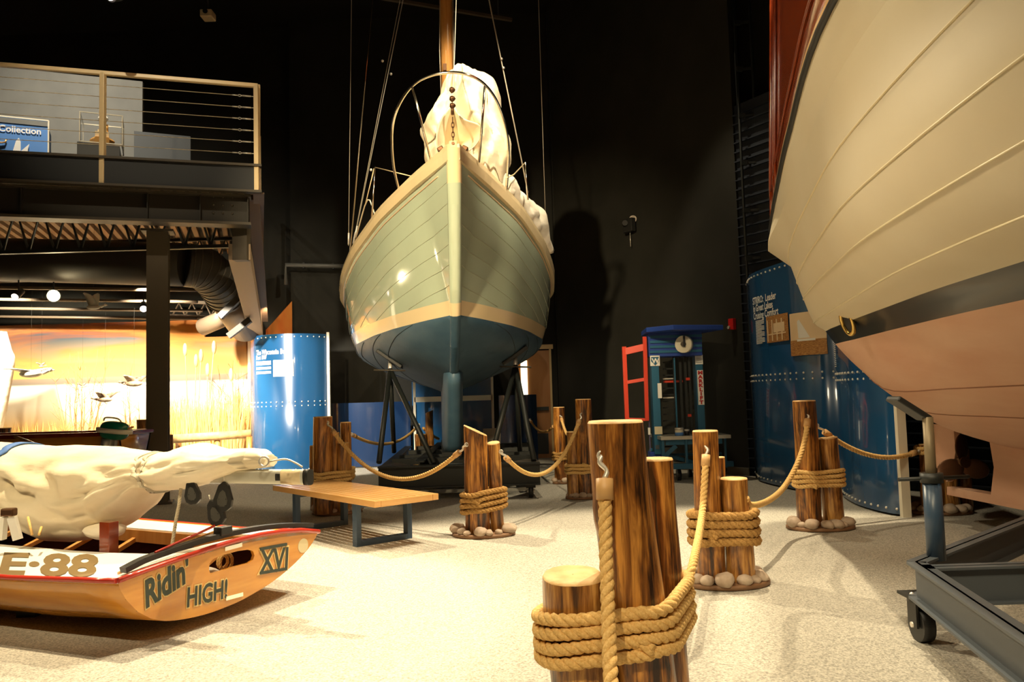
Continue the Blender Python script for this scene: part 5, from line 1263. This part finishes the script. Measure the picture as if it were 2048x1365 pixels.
# bundled jib at the bow
tabL = [(146, 926), (152, 905), (162, 894), (178, 888), (200, 882), (222, 866), (240, 850), (258, 840), (268, 842), (285, 853), (300, 853), (320, 850), (345, 856), (372, 868), (400, 880)]
tabR = [(146, 934), (150, 950), (162, 976), (180, 994), (205, 1000), (235, 1003), (262, 1011), (282, 1021), (292, 1023), (325, 1021), (345, 1012), (372, 1006), (400, 1000)]
rings = []
for i in range(101):
    py = lerp(146, 392, i/100); Yc = 10.15; a_, b_ = at(interp(tabL, py), py, Yc), at(interp(tabR, py), py, Yc); c_ = (a_+b_)/2; hx = (b_.x-a_.x)/2; hy = .16+.40*min(1, hx/.4); ring = []
    for j in range(72):
        th = 2*math.pi*j/72; dx_, dy_ = math.cos(th), math.sin(th); v_ = i/100
        n1 = noise.noise(V((dx_*2.4+v_*1.4, dy_*.8, v_*2.0-dx_*1.2))); n2 = noise.noise(V((dx_*3.4-v_*3.2, 4+dy_, v_*1.2)))
        k = 1+.75*(abs(n1)-.2)-.65*(min(abs(n2), .35)-.2)
        kx = 1+(k-1)*.12; ring.append(V((c_.x+hx*dx_*kx, c_.y+hy*dy_*k, c_.z+.05*noise.noise(V((th, v_*6, 5))))))
    rings.append(ring)
MB().loft(rings, True, 0, True).build('bundled_jib', sailcloth, sloop)
# big loop of sail edge hanging over the bow
lp = smooth_path([at(905, 205, 9.0), at(880, 240, 8.95), at(872, 275, 8.95), at(878, 303, 9.05), at(905, 312, 9.1), at(945, 298, 9.1), at(965, 268, 9.0), at(960, 250, 8.95), at(930, 238, 8.92), at(915, 225, 8.95)], 5)
c_ = sum(lp, V())/len(lp)+V((0, .38, 0)); mb = MB(); mb.loft([[c_+(p-c_)*s_+V((0, .0 if s_ > .9 else .12, 0)) for p in lp] for s_ in (1, .96, .7, .35, .02)], True); o = mb.build('jib_fold', sailcloth, sloop); o.modifiers.new('thick', 'SOLIDIFY').thickness = .012
# folded mainsail along the starboard deck
rings = []
for i in range(61):
    u = i/60; px = lerp(1012, 1101, u); pt = interp([(1012, 350), (1022, 340), (1035, 374), (1050, 380), (1062, 394), (1078, 400), (1090, 410), (1092, 440), (1098, 470), (1101, 492)], px); pb_ = interp([(1012, 400), (1050, 440), (1085, 490), (1101, 510)], px)
    Y_ = lerp(10.5, 12.4, u); a_, b_ = at(px, pt, Y_), at(px, pb_, Y_); c_ = (a_+b_)/2; hz_ = (a_.z-b_.z)/2
    rings.append([c_+V((-.14+.20*math.cos(th)*(1+.3*noise.noise(V((th, u*9, 0)))), .0, hz_*math.sin(th)*(1+.08*math.sin(9*u+3*th)))) for th in [2*math.pi*k/28 for k in range(28)]])
MB().loft(rings, True, 0, True).build('folded_mainsail', sailwhite, sloop)
q = at(1066, 492, 11.3); MB().cyl(q+V((.02, -.02, 0)), q, .03, n=12).build('skin_fitting', chrome, sloop)

# cradle under the sloop
CY = 10.2
cx0, cx1 = at(757, 950, CY).x, at(1080, 950, CY).x; ct, cbz = at(900, 931, CY).z, at(900, 973, CY).z
crd = thing('boat_cradle', 'dark steel wheeled cradle carrying the pale green sloop', 'boat cradle', V(((cx0+cx1)/2, 12, 0)))
def ibeam(a_, b_, h_, w_, mb=None, mat=darksteel):
    a_, b_ = V(a_), V(b_); mb = mb or MB(); mb.bar(a_, b_, .02, h_); mb.bar(a_+V((0, 0, h_/2)), b_+V((0, 0, h_/2)), w_, .02); mb.bar(a_-V((0, 0, h_/2)), b_-V((0, 0, h_/2)), w_, .02); return mb
zc_ = (ct+cbz)/2
ibeam((cx0, CY, zc_), (cx1, CY, zc_), ct-cbz, .14).build('front_beam', darksteel, crd)
ibeam((cx0, 14.4, zc_), (cx1, 14.4, zc_), ct-cbz, .14).build('rear_beam', darksteel, crd)
for x_ in (cx0+.08, cx1-.08): ibeam((x_, CY, zc_), (x_-.25, 14.4, zc_), ct-cbz, .12).build('side_beam', darksteel, crd)
xk = ax(12)
for x_ in (xk-.28, xk+.28): ibeam((x_, CY+.05, zc_+.05), (x_-.1, 14.4, zc_+.05), ct-cbz, .12).build('keel_beam', darksteel, crd)
for Y_ in (10.75, 11.4, 12.4, 13.4): MB().bar((cx0+.1, Y_, ct+.02), (cx1-.1, Y_, ct+.02), .12, .08).build('cross_beam', darksteel, crd)
MB().bar((ax(11)-.02, 10.85, (ct+.56)/2+.03), (ax(14), 14.1, (ct+.56)/2+.03), .26, max(.02, .50-ct)).build('keel_block', darksteel, crd)
for sg, x_ in ((1, cx0), (-1, cx1)): MB()._add([V((x_, CY-.02, ct+.012)), V((x_+sg*.42, CY-.02, ct+.012)), V((x_+sg*.05, CY+.75, ct+.012))], [(0, 1, 2)], 0, False).build('corner_gusset', brownsteel, crd)
for x_, Y_ in ((cx1-.12, CY+.05), (cx0+.12, CY+.05), (cx1-.3, 14.3), (cx0-.1, 14.3)):
    MB().cyl((x_-.03, Y_, .085), (x_+.03, Y_, .085), .08, n=20).build('caster_wheel', black_m, crd)
    MB().box((x_, Y_, cbz-.03), (.12, .12, .04)).build('caster_plate', darksteel, crd)
    MB().cyl((x_-.05, Y_, .085), (x_+.05, Y_, .085), .018, n=10).build('axle', steel, crd)
def stand(tx, ty, TY, feet, padang, nm):
    tp_ = at(tx, ty, TY)
    for (fx, fy, FY) in feet:
        MB().tube([at(fx, fy, FY), tp_], .035, 8).build('stand_leg', darksteel, crd)
    MB().tube([tp_-V((0, 0, .05)), tp_+V((0, .05, .12))], .03, 8).build('jack_screw', steel, crd)
    MB().box(tp_+V((0, .06, .15)), (.42, .30, .05), Matrix.Rotation(padang, 3, 'Y')).build('support_pad', black_m, crd, .01)
    MB().tube([tp_+V((-.22, -.04, .0)), tp_+V((.22, -.04, -.02))], .012, 6).build('jack_handle', brownsteel, crd)
stand(780, 740, 11.2, ((758, 926, CY+.02), (869, 928, CY+.1), (788, 905, 11.9)), .62, 'l')
stand(1031, 733, 11.2, ((984, 910, CY+.2), (1068, 922, CY+.05), (1040, 905, 11.9)), -.58, 'r')

# ------------------------------------------------------------------ white boat on the right
XC = 4.0
SEC = {
 -2.4: [(3.90, 4.30), (3.90, 4.0), (3.92, 3.6), (3.93, 3.2), (3.94, 2.8), (3.95, 2.4), (3.96, 2.0), (3.96, 1.8), (3.97, 1.6), (3.98, 1.4), (3.99, 1.2), (4.0, 1.1)],
 -1.0: [(2.75, 4.05), (2.82, 3.7), (2.92, 3.3), (3.02, 2.9), (3.12, 2.6), (3.25, 2.25), (3.38, 1.95), (3.45, 1.75), (3.6, 1.45), (3.75, 1.2), (3.92, 1.0), (4.0, .95)],
 .6: [(2.05, 3.82), (2.10, 3.5), (2.16, 3.1), (2.24, 2.7), (2.36, 2.4), (2.52, 2.12), (2.70, 1.88), (2.82, 1.72), (3.1, 1.42), (3.42, 1.15), (3.82, .90), (4.0, .82)],
 2.3: [(1.76, 3.53), (1.80, 3.22), (1.82, 2.82), (1.86, 2.48), (1.95, 2.22), (2.10, 1.99), (2.30, 1.85), (2.45, 1.70), (2.78, 1.40), (3.22, 1.12), (3.75, .86), (4.0, .79)],
 4.0: [(1.69, 3.24), (1.745, 2.95), (1.765, 2.60), (1.80, 2.31), (1.89, 2.10), (2.07, 1.92), (2.30, 1.82), (2.43, 1.68), (2.76, 1.42), (3.2, 1.14), (3.75, .86), (4.0, .78)],
 5.4: [(1.95, 3.03), (1.99, 2.80), (2.03, 2.52), (2.09, 2.28), (2.18, 2.10), (2.33, 1.90), (2.50, 1.81), (2.62, 1.68), (2.84, 1.40), (3.15, 1.13), (3.60, .88), (4.0, .75)],
 6.5: [(2.22, 2.90), (2.22, 2.68), (2.30, 2.46), (2.37, 2.25), (2.44, 2.09), (2.56, 1.88), (2.68, 1.80), (2.78, 1.675), (2.95, 1.37), (3.16, 1.15), (3.52, .92), (4.0, .76)],
 7.1: [(2.37, 2.80), (2.32, 2.61), (2.50, 2.42), (2.56, 2.23), (2.61, 2.08), (2.69, 1.87), (2.79, 1.79), (2.87, 1.675), (3.04, 1.48), (3.24, 1.31), (3.52, 1.12), (4.0, .86)],
 7.42: [(2.46, 2.77), (2.42, 2.58), (2.66, 2.40), (2.72, 2.22), (2.78, 2.08), (2.87, 1.88), (2.97, 1.80), (3.05, 1.69), (3.22, 1.52), (3.42, 1.38), (3.66, 1.22), (4.0, 1.02)],
 7.62: [(3.0, 2.77), (2.96, 2.58), (3.10, 2.40), (3.14, 2.22), (3.18, 2.08), (3.25, 1.90), (3.32, 1.83), (3.38, 1.74), (3.5, 1.6), (3.62, 1.5), (3.8, 1.4), (4.0, 1.3)],
 7.68: [(3.99, 2.76), (3.99, 2.58), (3.99, 2.40), (3.99, 2.22), (3.99, 2.08), (3.99, 1.95), (3.99, 1.88), (3.99, 1.8), (3.99, 1.7), (3.99, 1.6), (3.99, 1.5), (4.0, 1.4)]}
kY = sorted(SEC)
def wrow(Y):
    """catmull-rom between key sections"""
    i = max(0, min(len(kY)-2, next((k for k in range(len(kY)-1) if kY[k+1] >= Y), len(kY)-2))); a, b_ = kY[i], kY[i+1]; t_ = (Y-a)/(b_-a); out = []
    for j in range(12):
        p0_, p1_ = SEC[kY[max(i-1, 0)]][j], SEC[kY[min(i+2, len(kY)-1)]][j]; p, q = SEC[a][j], SEC[b_][j]; r_ = []
        for c_ in (0, 1):
            m0_ = (q[c_]-p0_[c_])/max(1e-6, b_-kY[max(i-1, 0)])*(b_-a); m1_ = (p1_[c_]-p[c_])/max(1e-6, kY[min(i+2, len(kY)-1)]-a)*(b_-a)
            if Y > 7.1: m0_ = m1_ = q[c_]-p[c_]
            h = (2*t_**3-3*t_**2+1)*p[c_]+(t_**3-2*t_**2+t_)*m0_+(-2*t_**3+3*t_**2)*q[c_]+(t_**3-t_**2)*m1_; r_.append(h)
        out.append(r_)
    return out
yb = thing('white_motor_yacht', 'huge ivory white wooden hull with salmon bottom and mahogany top at the right', 'boat', V((XC, 3, .3)))
YY = [-2.4+.22*i for i in range(43)]; YY = [y for y in YY if y < 7.05]+[7.1, 7.2, 7.3, 7.36, 7.42, 7.48, 7.55, 7.62, 7.66, 7.68]
sub = 4
def fullrow(Y, sg):
    r_ = wrow(Y); pts = [V((p[0], p[1], 0)) for p in r_]; out = []
    top = [pts[0]]+pts[1:2]; 
    sm_ = smooth_path(pts[2:], sub)
    o = [pts[0], pts[0].lerp(pts[1], .5), pts[1], pts[1].lerp(pts[2], .5)]+sm_
    return [V((p.x if sg > 0 else 2*XC-p.x, Y, p.y)) for p in o]
mb = MB()
for sg in (1, -1):
    g = [fullrow(Y, sg) for Y in YY]; n_ = len(g[0]); iw = 4+4*sub; ib = 4+5*sub
    mb.loft([r_[:3] for r_ in g], False, 0); mb.loft([r_[2:5] for r_ in g], False, 0); mb.loft([r_[4:iw+1] for r_ in g], False, 0); mb.loft([r_[iw:ib+1] for r_ in g], False, 1); mb.loft([r_[ib:] for r_ in g], False, 2)
    if sg == 1: gW = g
mb.build('hull', [whitehull, boot_black, pinkbottom], yb)
g = gW
mb = MB()
for k in range(4): 
    j = 4+k*sub; mb.tube([r_[j]+V((-.002, 0, 0)) for r_ in g[:-7]], .006, 6)
mb.build('plank_ridges', M('ridge_paint', (.80, .70, .46), .3), yb)
mb = MB(); mb.tube([r_[4+6*sub+2]+V((-.001, 0, -.001)) for r_ in g[:-6]], .005, 5); mb.tube([r_[4+7*sub+1]+V((-.001, 0, -.001)) for r_ in g[:-6]], .004, 5); mb.build('bottom_seams', M('salmon_seam', (.30, .14, .08), .8), yb)
mb = MB(); mb.loft([[r_[0], V((XC, r_[0].y, r_[0].z+.05)), V((2*XC-r_[0].x, r_[0].y, r_[0].z))] for r_ in g], False); mb.build('deck', deck_tan, yb)
MB().tube([r_[0]+V((-.006, 0, .0)) for r_ in g[:-1]], .022, 10).build('rub_strake', black_m, yb)
MB().tube([r_[0]+V((-.0, 0, .045)) for r_ in g[:-1]], .020, 10).build('gold_strake', M('gold_cove', (.80, .52, .26), .25, .2, .5), yb)
# mahogany upperworks
mb = MB(); rg = []
cg = [r_ for r_ in g if 1.5 < r_[0].y < 7.2]
for r_ in cg:
    p = r_[0]; h = 3.0; rg.append([p+V((.015, 0, .05)), p+V((.02, 0, .35)), p+V((.03+.02, 0, .9)), p+V((.10, 0, 1.8)), p+V((.16, 0, h))])
endp = rg[-1]
rg.append([q+V((.10, .10, 0)) for q in endp]); rg.append([q+V((.6, .14, 0)) for q in endp]); rg.append([V((XC+.6, q.y+.16, q.z)) for q in endp])
mb.loft(rg, False); mb.build('mahogany_bulwark', mahog, yb).modifiers.new('thick', 'SOLIDIFY').thickness = .03
for off, rr in ((.0, .022), (-.22, .010), (-.30, .012)):
    j = len(rg)-4; e = [q+V((-.01, off, 0)) for q in rg[j]]
    if off < 0:
        yq = endp[0].y+off*1.6; rr0 = min(cg, key=lambda r_: abs(r_[0].y-yq)); i_ = cg.index(rr0); e = [q+V((-.012, 0, 0)) for q in rg[i_]]
    MB().tube(e, rr, 8).build('corner_moulding', mahog, yb)
MB().tube([r_[0]+V((.004, 0, .30)) for r_ in cg], .010, 8).build('bulwark_moulding', mahog, yb)
# exhaust ring
q = hit(1700, 642, V((2.62, 6.6, 1.9)), V((1, -.28, .55)).normalized())
q = at(1704, 641, 6.75); nr = V((-.88, -.30, -.30)).normalized()
import itertools
best = min((((p-q).length, p) for r_ in g if 6.2 < r_[0].y < 7.3 for p in r_[4+2*sub:4+6*sub]), key=lambda x: x[0])
bpix = None
for r_ in g:
    if 5.6 < r_[0].y < 7.4:
        for p in r_:
            d_ = ROT.transposed() @ (p-V((0, 0, CAMZ))); px, py = 1024-d_.x/d_.z*F, 682.5+d_.y/d_.z*F; e = (px-1704)**2+(py-641)**2
            if bpix is None or e < bpix[0]: bpix = (e, p)
q = bpix[1]; xd = nr.cross(V((0, 0, 1))).normalized(); yd = nr.cross(xd)
MB().tube([q+nr*.03+xd*.055*math.cos(u)+yd*.10*math.sin(u) for u in [2*math.pi*k/24 for k in range(24)]], .018, 10, closed=True).build('exhaust_ring', brass, yb)
mb = MB(); rgx = [[q+nr*.03*s_+xd*.05*math.cos(u)+yd*.095*math.sin(u) for u in [2*math.pi*k/24 for k in range(24)]] for s_ in (.2, 1.0)]; mb.loft(rgx, True, 0, True); mb.build('exhaust_bore', black_m, yb)
# keel, rudder, propeller
kb0 = gnd(1896, 990, .30); kx = XC
def kp_(px, py): p = hit(px, py, V((kx-.05, 6, 0)), V((1, 0, 0))); return p
kpts = [kp_(x, y) for x, y in ((1981, 890), (1990, 935), (1984, 990), (1896, 974), (1896, 990), (2048, 1021))]
f0 = kpts[5]; zb_ = min(kpts[4].z, .36); 
prof = [(kpts[0].y, kpts[0].z+.06), (kpts[1].y, kpts[1].z), (kpts[2].y, kpts[2].z), (kpts[3].y, kpts[3].z), (kpts[4].y, kpts[4].z), (f0.y, f0.z), (3.0, f0.z-.02), (0.5, .45), (-1.5, 1.0), (3.0, 1.0), (5.5, .95), (6.3, .95)]
MB().poly(prof, [], .12, lambda y, z, w_: V((kx-.06+w_, y, z))).build('keel', pinkbottom, yb)
r1_ = [kp_(x, y) for x, y in ((1878, 850), (1920, 856), (1924, 905), (1916, 960), (1906, 968), (1882, 935))]
MB().poly([(p.y+.15, p.z) for p in r1_], [], .05, lambda y, z, w_: V((kx-.025+w_, y, z))).build('rudder', pinkbottom, yb)
pc = kp_(1914, 925); MB().cyl(pc+V((.05, -.05, 0)), pc+V((.05, .12, 0)), .05, .03, 14).build('propeller_hub', bronze, yb)
for k in range(3):
    a = math.radians(90+120*k); c_ = pc+V((.05+.13*math.cos(a), 0, .13*math.sin(a))); R_ = Matrix.Rotation(-a, 3, 'Y') @ Matrix.Rotation(.5, 3, 'X'); MB().ball(c_, (.12, .018, .095), 18, 10, 0, R_).build('propeller_blade', bronze, yb)
# cradle under the white boat
wc = thing('boat_cradle', 'grey steel cradle on casters with upright prop under the white hull', 'boat cradle', V((2.6, 3.5, 0)))
k0 = gnd(1832, 1124, .42); kz = .42; kh = .18
kA = gnd(2048, 1268, .42); da = (kA-k0); kA2 = k0+da.normalized()*4.2
kB = gnd(2048, 1040, .42); db = (kB-k0).normalized()
def chan(a_, b_, nm, w_=.09):
    mb = MB(); a_, b_ = V(a_), V(b_); mb.bar(a_-V((0, 0, kh/2)), b_-V((0, 0, kh/2)), .012, kh); mb.bar(a_-V((0, 0, .006)), b_-V((0, 0, .006)), w_, .012); mb.bar(a_-V((0, 0, kh-.006)), b_-V((0, 0, kh-.006)), w_, .012); return mb.build(nm, [bluegrey], wc)
chan(k0, kA2, 'side_channel'); chan(k0, k0+db*2.6, 'diagonal_channel'); chan(k0+da.normalized()*.12, k0+da.normalized()*.12+V((2.6, .05, 0)), 'cross_channel'); chan(k0+da.normalized()*1.7, k0+da.normalized()*1.7+V((2.6, .05, 0)), 'cross_channel')
pq = at(1868, 1120, k0.y+.12); pm = at(1863, 958, k0.y+.12); pt_ = at(1861, 842, k0.y+.12)
MB().tube([V((pm.x, pm.y, kz-.02)), V((pm.x, pm.y, pm.z))], .045, 20).build('prop_sleeve', navysteel, wc)
MB().tube([V((pm.x, pm.y, pm.z-.05)), V((pm.x, pm.y, pt_.z+.02))], .026, 16).build('prop_screw', M('brown_screw', (.22, .17, .10), .5, .4), wc)
MB().cyl(V((pm.x, pm.y, pm.z-.02)), V((pm.x, pm.y, pm.z+.03)), .055, n=20).build('prop_collar', darksteel, wc)
MB().tube([V((pm.x-.17, pm.y, pm.z+.0)), V((pm.x+.22, pm.y+.05, pm.z+.0))], .010, 8).build('turning_bar', darksteel, wc)
MB().box(V((pm.x-.07, pm.y+.05, pt_.z+.065)), (.20, .14, .03), Matrix.Rotation(.60, 3, 'Y')).build('prop_pad', black_m, wc, .008)
wb = gnd(1850, 1286); 
def caster(x, y, par):
    MB().box((x, y, kz-kh-.01), (.16, .16, .014)).build('caster_plate', darksteel, par)
    mb = MB(); mb.box((x-.042, y, .145), (.012, .09, .14)); mb.box((x+.042, y, .145), (.012, .09, .14)); mb.cyl((x, y, kz-kh-.012), (x, y, .20), .06, n=16); mb.build('caster_fork', black_m, par)
    MB().cyl((x-.03, y, .085), (x+.03, y, .085), .085, n=28).build('caster_wheel', black_m, par); MB().cyl((x-.055, y, .085), (x+.055, y, .085), .014, n=10).build('axle', steel, par)
    MB().ball((x-.065, y-.05, kz-kh+.006), .013, 8, 6).build('plate_bolt', steel, par)
caster(wb.x, wb.y+.02, wc); caster(kA2.x+.05, kA2.y+.1, wc)

# ------------------------------------------------------------------ work lift against the dark wall
LYY = gnd(1358, 962).y
lf = thing('work_lift', 'blue one-man lift with folded orange gate standing against the dark wall', 'lift', V((at(1365, 900, LYY).x, LYY+.2, 0)))
def lb(x0, y0, x1, y1, Y_, th, nm, mat, bev=.004): 
    c_, s_ = sbox(x0, y0, x1, y1, Y_, th); return MB().box(c_, s_).build(nm, mat, lf, bev)
def lbar(x0, y0, x1, y1, Y0, Y1, w_, h_, nm, mat): return MB().bar(at(x0, y0, Y0), at(x1, y1, Y1), w_, h_).build(nm, mat, lf, .003)
yl = LYY
lb(1302, 711, 1325, 909, yl+.05, .22, 'mast_column', lift_blue); lb(1390, 711, 1413, 900, yl+.25, .2, 'mast_column', lift_blue)
lb(1293, 684, 1302, 912, yl+.10, .1, 'striped_side', M('lilac_stripe_side', (.42, .33, .48), .5, var=((.10, .12, .35), 60, (1, 1, .01), .45, .5)), 0)
lb(1296, 665, 1405, 711, yl+.06, .5, 'top_box', lift_royal)
for y_ in (672, 682, 692, 702): lb(1300, y_, 1404, y_+2, yl+.04, .02, 'top_box_rib', lift_blue, 0)
q = [at(1289, 666, yl-.1), at(1331, 655, yl-.45), at(1440, 650, yl-.15), at(1404, 656, yl+.55)]; zq = at(1360, 655, yl).z
z_ = sum(u.z for u in q)/4
xs0, xs1 = at(1289, 660, yl).x, at(1438, 660, yl).x
mb = MB(); fz = [(xs0, yl-.15), (xs0+.32, yl-.5), (xs1, yl-.25), (xs1-.2, yl+.62), (xs0+.05, yl+.62)]
zt_ = at(1360, 652, yl-.3).z; mb.loft([[V((x, y, zt_-.07)) for x, y in fz], [V((x, y, zt_)) for x, y in fz]], True, 0, True, sm=False); mb.build('platform', lift_royal, lf, .008)
w0 = at(1368, 689, yl-.08); MB().cyl(w0+V((-.02, -.02, 0)), w0+V((.03, .05, 0)), .125, n=28).build('cable_wheel', edge_white, lf); MB().cyl(w0+V((-.03, -.06, 0)), w0+V((.06, .08, 0)), .035, n=16).build('wheel_hub', brownsteel, lf)
lb(1366, 672, 1371, 694, yl-.16, .02, 'wheel_fork', black_m)
# ladder and cables between the columns
for k in range(14): lb(1326, 724+k*13, 1350, 726+k*13, yl+.35, .03, 'ladder_rung', darksteel, 0)
for x_ in (1350, 1362, 1372, 1380): lb(x_, 714, x_+3, 890, yl+.2+.03*(x_ % 5), .03, 'lift_chain', darksteel, 0)
lb(1350, 716, 1355, 890, yl+.12, .05, 'centre_tube', lift_blue)
lb(1326, 757, 1350, 759, yl+.3, .02, 'silver_bar', steel, 0); lb(1326, 795, 1348, 797, yl+.3, .02, 'silver_bar', steel, 0); lb(1327, 762, 1366, 765, yl+.32, .02, 'red_bar', lift_red, 0); lb(1372, 756, 1380, 761, yl+.18, .03, 'red_tag', lift_red, 0); lb(1376, 829, 1383, 834, yl+.18, .03, 'orange_tag', lift_red, 0)
# orange gate
gy = yl+.1
lbar(1248, 694, 1254, 840, gy+.1, gy+.1, .06, .06, 'gate_rail', lift_red); lbar(1289, 674, 1294, 842, gy, gy, .055, .055, 'gate_rail', lift_red)
lbar(1249, 704, 1292, 694, gy+.1, gy, .05, .10, 'gate_bar', lift_red); lbar(1250, 766, 1291, 759, gy+.1, gy, .04, .05, 'gate_bar', lift_red); lbar(1254, 839, 1296, 840, gy+.1, gy, .04, .04, 'gate_bar', lift_red)
# plates
def plate(x0, y0, x1, y1, nm, mat=sign_white): return lb(x0, y0, x1, y1, yl+.035, .008, nm, mat, 0)
spl = plate(1300, 712, 1320, 732, 'shield_plate'); plate(1315, 767, 1324, 797, 'blank_plate'); plate(1309, 854, 1325, 869, 'data_plate', M('cream_plate', (.75, .68, .48), .5)); plate(1311, 891, 1319, 899, 'data_plate', bluegrey); plate(1296, 856, 1301, 870, 'data_plate')
sh = at(1310, 722, yl+.025); mb = MB(); mb.poly([(-.055, .055), (.055, .055), (.058, -.005), (0, -.068), (-.058, -.005)], [], .004, lambda a, b_, w_: V((sh.x+a, sh.y+.004-w_, sh.z+b_))); mb.build('shield_mark', lift_blue, spl)
text_mesh('shield_letter', 'W', .10, lambda x, y, z: V((sh.x-.045+x, sh.y-.004, sh.z-.035+y)), sign_white, spl, bold=.004)
c_, s_ = sbox(1394, 741, 1409, 810, yl+.235, .008); npl = MB().box(c_, s_).build('name_plate', sign_white, lf)
c2, s2 = sbox(1390, 710, 1406, 729, yl+.235, .008); ntp = MB().box(c2, s2).build('notice_plate', sign_white, lf)
for k in range(6): MB().box(c2+V((0, -.006, .055-.02*k)), (s2[0]*.8, .002, .004)).build('notice_line', darksteel, ntp)
hN = s_[2]/8.2
for i, ch in enumerate('MARKLIFT'):
    text_mesh('name_letter', ch, hN*1.12, lambda x, y, z, i=i: V((c_.x+x*1.3, yl+.228, c_.z+s_[2]/2-hN*(i+.98)+y)), M('red_letter', (.60, .02, .02), .5) if i == 0 else bpy.data.materials['red_letter'], npl, bold=.004, align='CENTER')
# base
lb(1322, 874, 1462, 877, yl-.25, .9, 'base_shelf', alu, 0)
for x0, x1 in ((1323, 1331), (1370, 1377), (1449, 1455)): lb(x0, 876, x1, 936, yl-.2 if x0 != 1449 else yl, .06, 'base_leg', lift_blue)
lb(1331, 880, 1445, 888, yl-.18, .04, 'base_rail', lift_blue); lb(1328, 929, 1400, 938, yl-.25, .1, 'outrigger', lift_blue); lb(1400, 925, 1468, 934, yl+.05, .1, 'outrigger', lift_blue)
lbar(1330, 912, 1352, 892, yl-.15, yl-.15, .04, .06, 'base_brace', lift_blue); lbar(1300, 900, 1400, 930, yl+.5, yl-.1, .05, .05, 'base_brace', lift_blue); lb(1336, 908, 1444, 910, yl+.4, .03, 'base_rail', lift_blue)
for px in (1358, 1452):
    w0 = gnd(px, 962 if px == 1358 else 948); 
    MB().cyl((w0.x-.025, w0.y, .09), (w0.x+.025, w0.y, .09), .088, n=20).build('caster_wheel', black_m, lf); MB().box((w0.x, w0.y, .185), (.09, .12, .03)).build('caster_plate', darksteel, lf)
lb(1300, 905, 1330, 915, yl+.1, .2, 'base_foot', lift_royal)
MB().box((at(1312, 930, yl+.1).x, yl+.2, .13), (.3, .5, .06)).build('chassis', lift_blue, lf); 
for dx in (-.1, .55): MB().cyl((at(1312, 930, yl).x+dx, yl+.4, .06), (at(1312, 930, yl).x+dx+.05, yl+.4, .06), .06, n=16).build('rear_wheel', black_m, lf)
shz = at(1370, 874, yl-.2).z
for i, (x0, y0, x1, col_, lab) in enumerate(((1354, 858, 1371, edge_white, 'white and blue paint can standing on the lift shelf'), (1373, 861, 1383, black_m, 'dark can standing beside the white paint can on the lift shelf'))):
    a_, b_ = at(x0, 880, yl-.2), at(x1, 880, yl-.2); r_ = (b_.x-a_.x)/2; cx_ = (a_.x+b_.x)/2; z1_ = at(x0, y0, yl-.2).z
    t = thing('paint_can', lab, 'paint can', V((cx_, yl-.08, shz)), 'cans on the lift shelf')
    MB().cyl((cx_, yl-.08, shz), (cx_, yl-.08, z1_), r_, n=24).build('can_body', col_, t); MB().cyl((cx_, yl-.08, z1_-.02), (cx_, yl-.08, z1_+.008), r_*1.04, n=24).build('rim', steel, t)
    if i == 0: MB().cyl((cx_, yl-.08, shz+.01), (cx_, yl-.08, shz+(z1_-shz)*.5), r_*1.01, n=24).build('blue_label', casehue, t)
